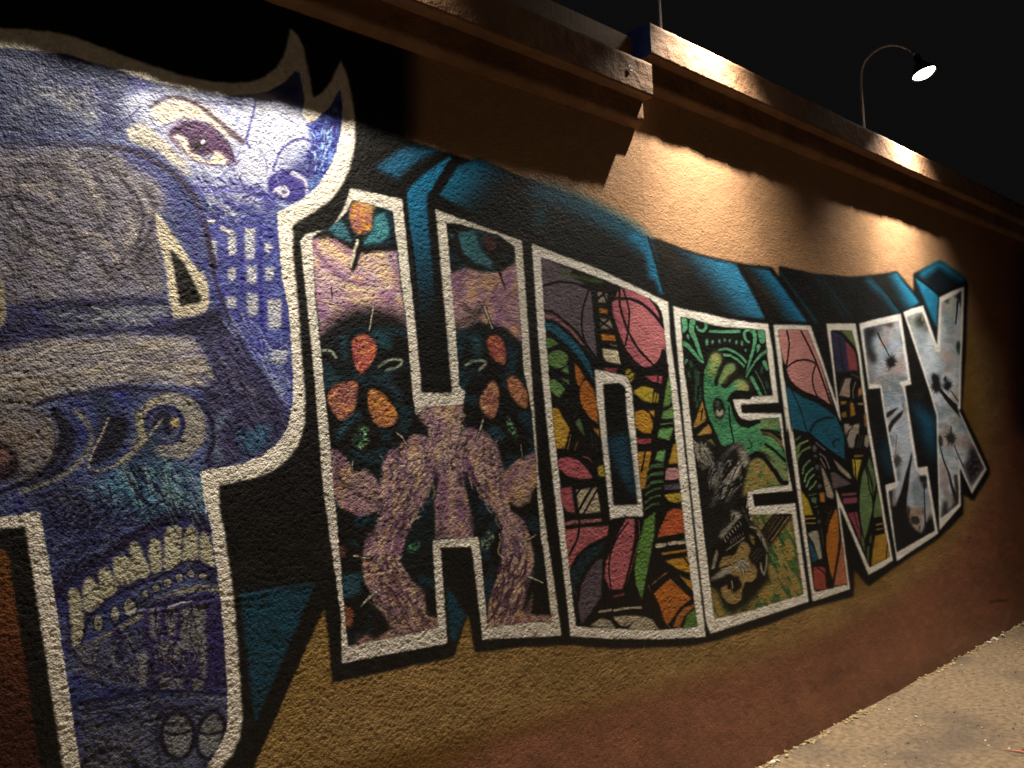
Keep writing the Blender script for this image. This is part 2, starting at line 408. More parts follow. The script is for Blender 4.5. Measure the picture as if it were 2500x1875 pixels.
stroke('D', '260,1480 330,1440', 60, '1a4c60', 14, .2, .8); stroke('D', '1270,1190 1290,1280', 70, '175468', 14, .2, .8); stroke('D', '1520,1260 1540,1330', 60, '13384e', 14, .2, .8)
stroke('E', '560,600 640,560', 60, '123a52', 14, .2, .8); stroke('E', '1400,420 1440,460', 70, '16506a', 14, .2, .85); stroke('E', '1600,320 1620,380', 40, '123c52', 12, .2, .8)
fill('E', '370,1400 490,1380 500,1530 390,1550', '1a5068', 6, .2, 1, 'teal_patch'); stroke('R', '1240,60 1040,100', 0.1, '000000')
fill('R', '420,180 545,165 550,320 440,350', '164a62', 6, .2, .9)
# right leg top
fill('D', '1085,480 1160,460 1270,455 1300,560 1395,665 1380,700 1270,670 1190,600 1165,530', '2a7c90', 4, .15, 1, 'teal_patch')
stroke('D', '1135,430 1150,560 1190,650 1300,710', 34, '0c0c0e', 6, .1, .9)
fill('D', '1420,600 1520,610 1480,660', '173c42', 6, .2, .9)
fill('D', '1085,760 1200,705 1330,740 1450,735 1570,650 1640,1250 1480,1120 1300,1060 1200,1110 1110,1095', 'b58a9c', 5, .12, 1, 'bark')
mottle('cfa878', .1, 1, .7, .5, 17, .7, 1.6, .3); mottle('84608e', .15, 1, .7, .5, 18, .7, 1.6, .3); mottle('c89080', .3, 2, .5, .5, 19)
stroke('D', '1230,740 1190,830 1150,900', 26, '7a5284', 10, .2, .7); stroke('D', '1560,840 1450,940 1480,1000', 30, '6e4a78', 12, .2, .6)
stroke('D', '1140,1090 1260,1040 1300,1000', 60, '5c4a48', 16, .2, .8); stroke('D', '1200,960 1260,1000 1330,960', 34, '3c2c30', 12, .2, .7)
stroke('D', '1480,1040 1590,1110 1620,1240', 30, '6c4a7a', 12, .2, .6); stroke('D', '1300,1110 1460,1120 1560,1230', 30, '1a1214', 9, .2, .8)
stroke('D', '1400,640 1435,730 1475,850', 26, '100c0e', 4, .1, 1, w2=6)
# bark figure in the lower half
fill('E', '880,320 940,258 1190,245 1170,380 1150,470 1190,420 1250,398 1335,430 1420,520 1450,620 1470,700 1560,620 1720,540 1740,740 1650,830 1640,900 1570,935 1500,890 1505,950 1600,1020 1645,1140 1672,1300 1630,1480 1590,1659 R1900,300 R1880,480 R2080,480 R2080,640 R1540,640 R1560,400 R1650,100 E1440,1400 E1465,1200 E1460,1075 E1420,1000 E1300,830 E1210,700 E1195,760 E1250,1000 E1262,1140 E1010,1150 E1000,900 E1030,740 E1000,700 E960,860 E860,1000 E820,1100 E760,1300 E840,1420 R940,200 R1060,300 R1075,480 R1180,520 R1200,660 R470,760 R600,640 R700,640 R790,560 R700,430 R640,290 R600,200 R590,80 E515,1400 E512,1290 E530,1170 E600,1090 E625,960 E500,1000 E350,930 E300,830 E270,540 E350,560 E425,640 E450,700 E540,680 E600,740 E625,800 E650,640 E690,560 E800,495 E850,445 E920,450 E985,490 E960,410', 'a4808c', 4, .12, 1, 'bark|lilac and cream twisted bark filling the lower half of the H')
mottle('caa878', .05, 1, .75, .5, 20, .6, 1.7, .2); mottle('7c5880', .1, 1, .75, .5, 21, .6, 1.7, -.2); mottle('b88ca0', .2, 2, .6, .5, 22); mottle('5c4654', .4, 1, .6, .5, 23)
for t, wd, c in (('940,560 860,580 830,640 870,720', 40, 'd0b088'), ('1040,600 980,560 940,560', 40, 'd4b48c'), ('1170,560 1250,540 1330,600 1360,700', 36, 'd0ae84'), ('720,640 760,740 820,800', 30, 'd8b888'), ('1290,700 1360,780 1420,900 1470,1020', 30, 'cca67c'),
                 ('700,760 760,880 720,1000 640,1160', 30, 'c8a078'), ('1100,640 1110,800 1120,1100', 44, 'c4a080'), ('1090,300 1080,420 1070,540', 40, 'c8a48c'), ('640,1160 680,1300 760,1400', 34, 'caa06c'), ('1600,640 1560,760 1500,820', 28, 'c0a084'), ('1540,900 1600,900 1650,830', 34, '8c7868'),
                 ('700,1080 640,1200 660,1300', 22, 'b08458'), ('480,720 560,820 640,860', 30, 'b49a80')):
    stroke('E', t, wd, c, 10, .2, .7)
for t, wd, c in (('740,560 780,680 860,740', 34, '56406e'), ('960,640 1000,700 1010,760', 30, '3c2c50'), ('1230,660 1280,760 1350,840', 30, '4a3660'), ('1060,640 1080,700', 40, '6a5080'), ('860,760 820,900 780,1020', 30, '5c4254'), ('1190,720 1180,760', 60, '33243c'), ('1030,900 1040,1100', 26, '5a4260'),
                 ('1240,1000 1250,1100', 30, '4a3448'), ('560,1120 560,1300 600,1460', 30, '6c4a6c'), ('1560,1020 1560,1150 1500,1400', 30, '6a4c74'), ('1420,620 1440,720 1400,800', 26, '6c5070'), ('340,620 360,760 500,860', 30, '5c4654'), ('900,480 940,540', 26, '5a4470'), ('1470,1120 1440,1400', 20, '503a58')):
    stroke('E', t, wd, c, 9, .2, .75)
for t, wd, c in (('620,60 720,200 800,300 900,450', 44, 'b08070'), ('650,180 640,60', 40, '9a4a58'), ('880,330 960,420 1080,560', 50, '8a6c60'), ('790,420 830,520 880,500', 26, '1e1218'), ('960,250 1040,330', 50, '6c5a56'), ('820,640 1000,600 1140,560', 50, '5e3c5c'),
                 ('1700,30 1680,200 1620,380', 40, '6a4c68'), ('1800,60 1780,200 1700,420 1640,540', 34, 'b48c6c'), ('1700,520 1800,540', 50, '75446a'), ('1900,560 1960,540', 60, '7c6458'), ('560,660 700,640', 50, '5a4040'), ('1840,430 1870,330 1850,250', 60, '15101a')):
    stroke('R', t, wd, c, 12, .2, .65)
LIMB = '700,560 640,720 620,960 540,1180 520,1400 760,1400 780,1150 960,880 1010,720 1190,720 1300,850 1450,1050 1450,1400 1640,1400 1660,1200 1500,930 1470,720 1340,440 1190,430 1190,260 900,270 990,480'
fa = lambda x, y: (115 if x < 1000 else 66) if y > 620 else 90 + (x - 1060) * .12
hatch('E', LIMB, 150, 110, 13, 'd8bd98', fa, .28, .5, 3, 50, .5); hatch('E', LIMB, 130, 100, 13, '6a4876', fa, .28, .5, 3, 51, .5); hatch('E', LIMB, 60, 90, 12, '3a2838', fa, .3, .5, 3, 52, .5); hatch('E', LIMB, 60, 80, 11, 'c896a8', fa, .3, .7, 2.4, 53, .5)
hatch('R', '600,100 860,60 1050,420 1160,590 800,640 660,420', 70, 110, 15, 'd0ac84', 55, .3, .5, 3, 54); hatch('R', '600,100 860,60 1050,420 1160,590 800,640 660,420', 70, 110, 15, '553450', 55, .3, .5, 3, 55)
hatch('R', '1650,80 1860,60 1860,200 1740,540 1560,560 1580,380', 50, 120, 15, 'd0ac84', 110, .25, .7, 2.4, 56); hatch('R', '1650,80 1860,60 1860,200 1740,540 1560,560 1580,380', 50, 120, 15, '553450', 110, .25, .75, 2.4, 57)
stroke('R', '680,460 760,560 690,620', 70, '0c0a0e', 9, .2, .9); stroke('R', '500,600 560,560 600,480', 60, '0c0c10', 12, .2, .9)
def thorn(crop, t, wd=13): stroke(crop, t, wd + 8, '0a0a0c', 3, .1, .8); stroke(crop, t, wd, 'c9c5b0', 2, .2, 1, w2=wd * .6)
thorn('D', '582,962 570,1040 555,1130'); thorn('D', '1335,968 1360,1040 1386,1112'); thorn('E', '738,430 775,465 802,505'); thorn('E', '1325,345 1305,410 1276,485', 11)
thorn('E', '452,1265 510,1275 570,1285', 14); thorn('E', '605,1510 550,1560 500,1600', 16); thorn('R', '690,300 640,340 570,412', 18); thorn('E', '1590,1165 1640,1150 1685,1122', 11); thorn('R', '1862,182 1920,205 1975,228', 13)
thorn('E', '1578,515 1590,600', 7); thorn('E', '640,935 612,985', 7); thorn('E', '445,625 440,690', 7); thorn('R', '520,20 640,42', 16)
CLIP[0] = None
PG[0] = 1.0
# the notches of the H
fill('D', '968,265 1000,308 1115,1545 912,1545 905,1480 1000,1300 1040,1250', '0a0b0d', 3, .2, 1)

# ======== letter P (giant initial)
PG[0] = 1.06; SAT[0] = .86
part('painted_letter', 'painted giant letter P filled with blue faces, eyes, teeth and city windows')
PO = 'A-1300,250 A-500,170 A0,168 A150,175 A300,190 A420,212 A560,262 A700,318 A850,372 A1000,422 A1120,460 A1250,488 A1400,498 A1500,492 A1590,462 A1660,405 A1700,340 A1725,250 A1745,165 A1790,215 A1825,290 A1845,380 A1862,470 A1882,585 A1930,560 A1985,490 A2025,400 A2045,360 A2080,430 A2105,530 A2120,620 A2132,720 A2130,880 A2098,1020 A2050,1120 A1985,1200 A1900,1265 A1760,1350 A1760,1500 B1755,0 B1790,350 B1815,700 B1832,900 B1828,1080 B1790,1200 B1720,1290 B1640,1350 B1540,1392 B1310,1440 B1330,1659 C1340,200 C1400,600 C1440,1100 C1455,1350 C1440,1480 C1390,1590 C1290,1700 C1150,2000 C1000,2700 C600,2700 C385,1700 C150,208 C0,228 C-1300,260'
fill('Z', PO, WH, 2.6, .10, 1, 0)
PI = 'A-1300,380 A-500,300 A0,285 A250,310 A420,330 A560,380 A700,420 A850,470 A1000,512 A1120,540 A1250,560 A1400,572 A1520,570 A1620,545 A1700,500 A1770,425 A1800,440 A1828,600 A1812,690 A1850,748 A1905,715 A1985,640 A2040,540 A2052,640 A2045,780 A2020,900 A1980,1000 A1910,1110 A1800,1205 A1668,1272 A1665,1320 A1690,1659 B1735,400 B1758,760 B1755,940 B1730,1080 B1680,1170 B1590,1250 B1480,1300 B1380,1325 B1205,1352 B1205,1400 B1240,1659 C1240,60 C1300,450 C1345,900 C1365,1200 C1365,1380 C1340,1480 C1270,1600 C1150,1800 C1000,2500 C700,2700 C490,1680 C380,1000 C320,560 C238,120 C150,135 C0,155 C-1300,170'
clip('Z', PI)
fill('Z', PI, '4a568c', 2, .2, 1, 'blue_ground')
mottle('23306a', .0, 0, .7, .6, 30); mottle('7f90c0', .2, 1, .5, .6, 31, 1.5, .6, .3); mottle('34348c', .1, 1, .6, .5, 32)
# brow and forehead
fill('A', '-400,300 300,300 800,420 760,760 500,800 -400,900', '33406c', 20, .2, .8)
mottle('56658e', .1, 1, .6, .5, 33, 1.4, .6)
stroke('A', '120,640 260,560 400,600 560,700', 90, '7f8490', 26, .2, .6)
stroke('A', '520,500 650,640 640,780', 90, '34387c', 24, .2, .7)
fill('A', '720,620 820,560 950,515 1150,545 1400,560 1600,560 1850,700 1870,850 1800,950 1650,1160 1450,1200 1250,1120 1120,1050 1040,900 900,780 760,700', 'a2acd0', 16, .12, 1, 'brow')
mottle('c8d0e4', .0, 1, .7, .5, 34); mottle('6c7cc0', .3, 2, .5, .5, 35)
fill('A', '1500,560 1780,640 1860,780 1760,840 1680,900 1600,1100 1440,1060 1460,860', 'c2c8e2', 16, .08, .8)
stroke('A', '1535,600 1515,700 1490,780 1480,850 1500,890', 13, '4a4aa0', 4)
fill('A', '905,660 960,610 1050,588 1160,600 1270,655 1370,750 1440,830 1380,830 1300,790 1180,720 1060,715 960,760', 'cdc6b4', 6, .12, 1, 'eyelid')
stroke('A', '900,645 980,592 1090,585 1200,640 1300,715 1380,790 1455,850', 16, '4a3a50', 5, .15, .95, w2=34)
fill('A', '760,790 800,755 850,748 910,775 980,835 1060,920 1130,1000 1145,1050 1080,1030 980,940 880,890 790,855', 'c2bfb2', 6, .15, 1, 'cream_highlight', True)
mottle('9a96a0', .2, 2, .5, .4, 36)
fill('A', '1010,810 1060,745 1140,722 1230,735 1310,790 1380,880 1410,985 1360,975 1250,990 1150,940 1080,890', '4a2c58', 6, .15, 1, 'eye|wide open purple rimmed eye at the top right of the letter P', True)
fill('A', '1040,815 1090,815 1140,850 1220,940 1300,910 1370,975 1290,990 1210,985 1120,930', 'd8d0b8', 4, .1, 1, None, True)
ell('A', 1195, 865, 62, 66, '3c2248', 4); ell('A', 1190, 880, 24, 26, '14101c', 3); ell('A', 1218, 852, 13, 15, 'f0f0ee', 2); stroke('A', '1200,930 1240,960 1270,930', 16, '5a6aa0', 4)
stroke('A', '1360,980 1400,995 1440,960', 12, '5a4a70', 3)
stroke('A', '940,900 1040,1010 1150,1010 1250,1060 1400,1080', 20, '6a74ac', 8, .2, .6)
# right edge of the forehead
fill('A', '1800,440 1850,760 1880,860 1905,960 1880,1080 1780,1200 1640,1290 2100,1200 2100,500', '4050a8', 8, .2, 1, 'blue_rim')
mottle('6f96d8', .0, 2, .8, .4, 37); mottle('2b2c86', .3, 2, .8, .4, 38)
stroke('A', '1640,1010 1690,900 1760,845 1830,835 1885,870 1905,940 1870,1010 1810,1035', 12, '42429a', 4)
stroke('A', '1860,910 1820,1000', 9, '42429a', 3)
ell('A', 1725, 1110, 122, 92, '3b3690', 6, k='eye|small blue eye with white curls below the large eye of the P')
ring('A', 1725, 1115, 105, 80, 20, '2e2a7e', 5)
stroke('A', '1760,1040 1830,1090 1840,1160', 34, 'd6dcf0', 7, .1, .9, w2=10); stroke('A', '1640,1150 1690,1120 1730,1150 1700,1180', 16, 'd6dcf0', 4, .1, .9)
ell('A', 1690, 1150, 30, 26, 'e4e8f4', 5); ell('A', 1700, 1150, 12, 12, '1e1a60', 3); stroke('A', '1630,1210 1750,1235 1880,1180', 14, 'b8c4e8', 6, .1, .8)
# cheek and swirls
stroke('A', '1170,1130 1300,1150 1420,1120 1530,1160 1620,1190', 60, '4c4ca8', 16, .2, .8); stroke('A', '1250,1190 1330,1230 1400,1290', 26, 'c8ccd8', 9, .2, .8)
stroke('A', '1420,1220 1500,1180 1560,1240', 22, 'b8c0dc', 9, .2, .7); stroke('A', '1300,1290 1420,1320 1560,1290 1650,1220', 24, '3a3aa0', 8, .2, .8)
for t, wd, c in (('1050,800 1090,755 1160,735 1240,750 1310,800 1380,890 1405,970', 16, '2c1a38'), ('1060,835 1130,930 1220,985 1330,992', 10, '5a4a78'), ('960,770 1060,725 1180,725 1290,780 1380,860', 9, '6a6490'), ('1380,1000 1330,1060 1240,1100 1160,1090', 14, '6c74b0'),
                 ('1440,900 1400,1000 1420,1080', 10, '6a70b4'), ('1560,900 1600,980 1600,1040', 9, '6a70b4'), ('1620,620 1700,680 1790,760', 9, '8088c0'), ('1460,640 1420,700 1440,780', 8, '8088c0'), ('840,640 780,700 700,740', 12, '3c4280'), ('1660,1060 1760,1020 1850,1060', 12, '2c2a7c'), ('1500,1120 1560,1180 1640,1230', 12, '3a3a94')):
    stroke('A', t, wd, c, 3, .15, .85)
# city of windows
fill('A', '1230,1300 1420,1340 1660,1300 1690,1659 B1740,400 B1757,760 B1740,1010 B1640,900 B1400,520 B1300,260 B1290,0 A1250,1500', '464ca0', 12, .15, 1, 'city_block|blue tower blocks with pale windows along the right side of the P')
mottle('6a80c8', .1, 1, .6, .5, 39); mottle('2a2c8c', .2, 2, .6, .4, 40)
def win(crop, *rs):
    for (x0, y0, x1, y1) in rs:
        fill(crop, f'{x0},{y0} {x1},{y0+4} {x1-4},{y1} {x0+5},{y1}', 'a9b0c4', 4, .2, .95, 'window'); mottle('dfe0da', .2, 3, .8, .3, int(x0))
win('A', (1368, 1400, 1422, 1530), (1468, 1370, 1532, 1560), (1590, 1450, 1622, 1525), (1262, 1440, 1302, 1600))
win('B', (1368, 128, 1418, 215), (1478, 118, 1545, 225), (1590, 128, 1645, 205), (1352, 308, 1422, 375), (1482, 285, 1552, 420), (1606, 318, 1690, 500), (1622, 622, 1722, 710), (1300, 490, 1360, 530), (1370, -10, 1415, 40), (1480, -20, 1530, 40), (1590, 0, 1640, 30))
stroke('A', '1235,1310 1280,1330', 22, 'd8d4c8', 4); stroke('A', '1330,1370 1390,1395', 24, 'd8d4c8', 5)
stroke('B', '1450,60 1452,300', 16, '34349c', 4, a=.9); stroke('B', '1562,20 1572,460 1600,640', 22, '30309a', 4, a=.9)
stroke('B', '1400,560 1560,720 1700,880', 40, '7084b4', 16, .2, .6); stroke('B', '1650,800 1690,960', 60, '8c98bc', 18, .2, .6)
# grey muzzle with dark outline
fill('A', '-400,900 300,880 600,890 780,950 950,1060 1000,1180 1000,1290 950,1300 B965,80 B1000,300 B700,330 B300,340 B-400,380', '73728a', 14, .14, 1, 'muzzle|large rough grey muzzle on the left of the P')
mottle('8c8a92', .1, 1, .7, .5, 41, 1.6, .7, .5); mottle('57535f', .2, 0, .7, .5, 42); mottle('4a4654', .3, 1, .5, .5, 43)
stroke('A', '150,1120 350,1080 560,1140', 60, '4c4a56', 24, .2, .55); stroke('A', '520,1260 650,1250 600,1380 700,1500', 70, '3e3c48', 26, .2, .5); stroke('B', '680,200 700,130 800,110', 16, '4a4852', 9, .2, .6)
stroke('A', '60,1500 200,1460 420,1560', 80, '5c5a66', 26, .2, .5)
stroke('A', '-300,860 0,868 250,862 480,865 680,885', 26, '2a2c4a', 10, .2, .85)
stroke('A', '680,880 830,920 950,985 1060,1060 1150,1160 1210,1290 1250,1440 1275,1600 B1275,60', 34, '2e2442', 7, .15, .95)
stroke('A', '780,950 920,1030 1010,1120 1080,1260 1140,1420 1190,1600', 60, '3c3f86', 18, .2, .75); stroke('B', '1275,60 1290,200 1335,330 1390,460 1480,640 1600,820 1720,1000', 22, '2a2248', 6, .15, .95)
# mouth line
fill('B', '-400,370 0,372 350,325 700,330 1000,322 1040,450 1240,400 1330,380 1380,560 1120,545 800,512 560,530 300,560 0,612 -400,660', '1d1c3c', 9, .2, 1, 'mouth')
mottle('33346c', .1, 1, .7, .5, 44)
fill('B', '235,400 330,382 480,390 590,430 640,485 500,500 380,505', '55607a', 9, .2, .9); fill('B', '560,375 800,360 1000,368 1010,420 900,470 720,485 650,470', '69738a', 9, .2, .9)
mottle('8a909c', .1, 2, .7, .4, 45); stroke('B', '640,480 850,480 1030,460', 14, '3a3c8a', 5)
# upper lip
fill('B', '-400,700 0,625 250,570 500,545 800,535 1000,555 1150,545 1215,590 1240,700 1310,790 1200,850 1000,830 800,820 620,850 400,890 200,955 0,1005 -400,1060', '9a98a2', 10, .14, 1, 'lip|broad grey and tan upper lip across the P')
mottle('b0a896', .1, 1, .7, .5, 46, 2.2, .6, -.1); mottle('72707e', .15, 1, .7, .5, 47, 2.2, .6, -.1)
stroke('B', '780,640 950,700 1100,650 1200,640', 40, '5e5c84', 16, .2, .6); stroke('B', '0,960 250,860 520,800', 46, '615f64', 18, .2, .6)
# dark nose wedge
fill('B', '1190,560 1300,470 1400,540 1500,700 1640,880 1735,1010 1720,1090 1600,1240 1400,1310 1240,1340 1260,1150 1240,960 1210,880 1320,790', '34365c', 9, .15, 1, 'dark_wedge')
mottle('4a467c', .15, 1, .6, .5, 48, .6, 1.6, .7)
for t in ('1330,680 1440,860 1560,960', '1400,760 1540,900', '1500,860 1600,980'): stroke('B', t, 22, '6c6684', 9, .2, .7)
fill('B', '1410,1125 1520,1095 1640,1080 1590,1200 1470,1260', '2f6c94', 12, .2, .9); stroke('B', '1350,1000 1290,1120 1310,1280', 50, '6a92a4', 16, .2, .6)
stroke('B', '-300,1090 0,1030 200,955 400,900 650,862 850,862 1050,885 1180,935 1260,1030 1280,1160 1240,1290', 24, '16142e', 7, .15, .95)
stroke('B', '1160,830 1300,900 1500,920 1690,1010', 20, '1a1834', 7, .15, .9)
# left eyeball
ell('B', 120, 1180, 235, 240, '77757f', 14, n=.15, k='eyeball|big grey eyeball at the left edge of the P')
mottle('96897c', .1, 1, .6, .5, 49); ell('B', 110, 1180, 140, 90, '8b7c74', 20, a=.7)
ell('B', -10, 1300, 130, 120, '241a26', 9); ell('B', 5, 1268, 68, 58, '7c5a56', 10)
stroke('B', '0,1480 150,1420 280,1340 360,1220 380,1120 340,1010', 26, '14122a', 8, .15, .95, w2=60); stroke('B', '330,1000 420,1110 400,1260 310,1380 200,1450', 50, '17152f', 10, .15, .85)
stroke('B', '450,990 530,1080 545,1180 470,1300 340,1400 120,1480', 30, '9c9880', 9, .2, .8)
stroke('B', '600,900 640,1000 590,1100', 90, '27324e', 22, .2, .8)
fill('B', '640,1040 745,1010 790,1100 700,1240 560,1330 545,1290 600,1160', '15142a', 9, .15, .95)
stroke('B', '650,1035 610,1130 560,1230 530,1320 580,1350 680,1320 780,1250 870,1160 960,1050', 15, 'a49c80', 3.5, .15, .95)
stroke('B', '960,1050 930,1130 850,1220 720,1310', 40, '8c8c74', 7, .2, .8); stroke('B', '540,1350 640,1420 760,1520 900,1659', 18, '1b1c3c', 6, .2, .8)
# eye with iris
ell('B', 1030, 1085, 208, 205, '96958e', 6, k='eye|round pale eye with a blue iris and a yellow glint in the middle of the P')
mottle('b8b094', .1, 1, .7, .5, 50); mottle('6a7088', .3, 2, .5, .5, 51)
fill('B', '850,890 700,900 640,1040 780,1090 900,1010 880,1150 980,1330 800,1300 700,1200 700,1100 820,1000', '2a3454', 14, .2, .0)
ring('B', 985, 1075, 112, 108, 30, '20245e', 4); ell('B', 985, 1075, 100, 95, '2a3572', 6, a=.8); ell('B', 985, 1060, 66, 70, '141330', 6); ell('B', 1048, 1062, 32, 32, 'b0a074', 5)
stroke('B', '960,1120 1000,1170 1080,1170', 34, '555c86', 10, .2, .8); stroke('B', '820,1010 850,1120 800,1200', 50, '8f8c60', 12, .2, .5)
fill('B', '960,1040 1000,1030 940,1200 950,1300 830,1320 760,1310 860,1180', '2a3f62', 8, .2, .85)
stroke('B', '968,1045 900,1130 800,1230 700,1300', 16, 'a8a07c', 4, .15, .9)
PG[0] = 1.25
# teal folds beneath
fill('B', '700,1340 980,1290 1210,1360 1240,1659 C1190,110 C900,180 C500,60 B500,1480', '3f6a8c', 20, .2, 1, 'blue_fold')
mottle('517e8c', .1, 1, .7, .5, 52, .5, 1.8, -.5); mottle('263a60', .15, 1, .7, .5, 53, .5, 1.8, -.5)
for t, c in (('860,1320 960,1480 1080,1650', '1a2244'), ('1000,1300 1050,1450 1150,1600', '64909a'), ('760,1400 900,1560', '1c2548'), ('1000,1500 1010,1640', '1a2444'), ('600,1420 760,1580 900,1740', '55608c'), ('1150,1380 1180,1640', '3a3f88')): stroke('B', t, 22, c, 8, .2, .75)
fill('B', '200,1460 420,1420 620,1560 700,1740 500,1800 250,1720', '232a50', 20, .2, .8)
stroke('B', '250,1540 420,1500 580,1600 660,1760', 26, '3d4668', 12, .2, .8); stroke('B', '400,1440 560,1480 680,1560', 22, '5a6076', 9, .2, .7); stroke('C', '350,40 450,60 550,120 600,180', 40, '4a4c52', 20, .2, .7)
fill('C', '250,150 560,100 900,160 700,300 560,430 340,560 290,400', '232a58', 18, .2, .7); mottle('3a4470', .1, 1, .6, .5, 54)
# teeth
stroke('C', '330,620 420,500 600,400 780,290 950,190 1050,150 1160,150 1230,220', 70, '1a1434', 9, .2, .95, k='gum')
fill('C', '380,600 560,470 760,370 960,240 1250,220 1310,600 1100,430 1000,490 820,560 640,650 540,760 470,960 410,950', '23224a', 8, .2, .9)
for t in ('1000,225 1050,205 1090,230 1085,330 1080,440 990,470 985,330', '1108,225 1160,208 1182,240 1190,330 1180,410 1100,430 1100,330', '900,300 930,282 962,300 970,400 972,470 925,490 895,400', '778,320 810,305 840,330 870,400 905,480 870,520 820,500 790,420',
          '680,410 730,385 770,400 830,500 800,540 730,560 690,500', '590,480 630,455 665,480 710,570 680,620 620,640 600,560', '500,550 540,515 570,540 625,640 580,700 520,720 495,640', '410,610 445,580 480,620 500,720 505,860 480,930 435,930 425,780', '1205,265 1240,250 1265,310 1290,440 1240,450 1200,400'):
    fill('C', t, '9a9a86', 4, .14, 1, 'tooth', True); mottle('b8b49a', .0, 2, .6, .4, len(t))
stroke('C', '400,955 460,945 500,880 520,790 600,690 700,620 830,560 1000,490 1090,430 1190,425 1310,490', 17, '15122e', 4, .15, .95)
stroke('C', '500,945 650,860 820,760 900,690 1000,630 1180,580 1310,590', 34, '8c8a72', 7, .2, .85, k='jaw_line')
for cx, cy, rx, ry in ((780, 700, 42, 58), (690, 735, 28, 48), (590, 790, 30, 56), (870, 620, 24, 30), (935, 580, 26, 28), (1005, 548, 27, 28), (1075, 518, 26, 28), (1145, 495, 25, 26), (1215, 510, 28, 24)):
    ell('C', cx, cy, rx, ry, '7c7e76', 4, n=.15, k='lower_tooth'); ring('C', cx, cy, rx + 2, ry + 2, 9, '1b1838', 3)
# street of houses under the jaw
fill('C', '870,680 1000,630 1340,620 1375,1190 900,1190 820,1150 840,960', '2c2858', 9, .2, 1, 'city_block|small houses and columns painted under the jaw of the P')
mottle('403a74', .1, 1, .6, .5, 55)
fill('C', '430,960 700,850 860,830 850,900 820,1160 620,1140 420,1060', '3f425e', 12, .2, .9); mottle('5a5c6a', .1, 1, .6, .5, 56); stroke('C', '700,850 730,900 715,990', 56, '231f4a', 8)
for x0, y0, x1, y1 in ((898, 700, 955, 880), (1000, 690, 1055, 860), (1085, 690, 1230, 960), (1198, 840, 1242, 1110), (825, 965, 885, 1165), (962, 1118, 1098, 1180), (1150, 1122, 1220, 1190), (950, 900, 1090, 1020)):
    fill('C', f'{x0},{y0} {x1},{y0} {x1-3},{y1} {x0+4},{y1}', '6c6e74', 5, .2, .85, 'window'); mottle('9a9880', .2, 3, .5, .4, x0)
for t in ('950,1020 1030,970 1110,1010', '960,1060 1040,1030 1120,1050', '900,960 930,880 1000,850'): stroke('C', t, 14, '2a2654', 4, .2, .9)
stroke('C', '1280,820 1290,1190', 60, '2a2264', 12, .2, .8); stroke('C', '910,1190 1100,1100 1240,1140', 12, '1a1636', 3)
stroke('C', '430,1060 560,1090 700,1150 860,1180', 14, '5c6478', 5, .2, .8); stroke('C', '450,1110 600,1150 720,1190', 12, '1c1c3c', 4, .2, .8)
stroke('C', '460,1270 700,1230 900,1200 1150,1200 1370,1220', 16, '13122a', 4, .2, .95)
for t in ('480,1300 700,1260 950,1225', '500,1340 760,1290 950,1260 1150,1235 1370,1250', '500,1400 700,1370 880,1300', '470,1370 650,1330'): stroke('C', t, 13, '7c7c70', 5, .2, .7)
fill('C', '470,1400 850,1340 960,1260 1370,1260 1380,1400 1300,1600 1180,1800 520,1800', '4b5068', 14, .2, .8); mottle('646876', .1, 1, .6, .5, 57); mottle('2d2f66', .25, 1, .6, .5, 58)
for cx, rx, ry, rot in ((1065, 88, 128, 0), (1262, 72, 128, 12)):
    ell('C', cx, 1462, rx, ry, '676c74', 6, rot=rot, n=.2, k='goggle_lens|round goggle lens with a dark rim near the foot of the P'); mottle('83857c', .1, 2, .6, .4, cx)
    ring('C', cx, 1462, rx + 10, ry + 14, 26, '14142a', 5, rot); stroke('C', f'{cx-70},1445 {cx},1455 {cx+70},1440', 15, '14142a', 3)
stroke('C', '960,1659 940,1480 960,1330 1060,1290 1200,1330', 18, '191a3a', 6, .2, .8)
stroke('C', '500,1640 560,1570 680,1545 790,1600 830,1700', 34, '10101e', 8, .2, .95); fill('C', '520,1650 640,1580 760,1620 800,1800 520,1800', '3f4452', 12, .2, .8)
stroke('C', '1000,700 1080,668 1160,655', 6, 'c8c8bc', 2)

PG[0] = 1.05
# line work over the faces of the P
hatch('A', '0,320 600,400 760,600 700,820 0,840', 60, 120, 9, '1e2450', 20, .5, .6, 2.2, 1); hatch('A', '0,320 600,400 760,600 700,820 0,840', 50, 100, 8, '7f8ab4', 25, .6, .55, 2.2, 2)
hatch('A', '260,520 600,560 640,720 300,700', 26, 90, 9, 'a6a8ac', 60, .5, .5, 3, 3)
hatch('A', '760,600 1400,560 1500,640 900,620', 20, 120, 7, '5a5f98', 12, .2, .6, 2, 4)
hatch('A', '1480,600 1840,800 1700,1100 1400,1150 1420,900', 26, 110, 7, '8f98cc', 120, .6, .5, 2.5, 5)
hatch('A', '1150,1080 1600,1100 1640,1300 1220,1320', 46, 90, 9, '2c2d82', 15, .7, .7, 2.2, 6); hatch('A', '1150,1080 1600,1100 1640,1300 1220,1320', 36, 80, 8, 'a8b0d8', 15, .7, .6, 2.2, 7)
hatch('A', '1850,780 2040,600 2040,800 1950,1050 1840,1180', 40, 70, 8, '24247c', 100, .5, .7, 2.2, 8); hatch('A', '1880,800 2000,760 1960,960 1880,1080', 22, 60, 8, '8cb4e4', 100, .5, .7, 2.2, 9)
for t in ('60,1000 240,985 420,1010 520,1060', '100,1040 120,1180 200,1300 340,1350', '560,1060 640,1160 640,1250 560,1300 500,1260', '300,1400 420,1440 560,1400 680,1300', '720,1080 820,1180 860,1320 820,1460', '60,1240 150,1330 180,1450 120,1560', '480,1480 600,1560 640,1640'):
    stroke('A', t, 20, '34323e', 5, .2, .8)
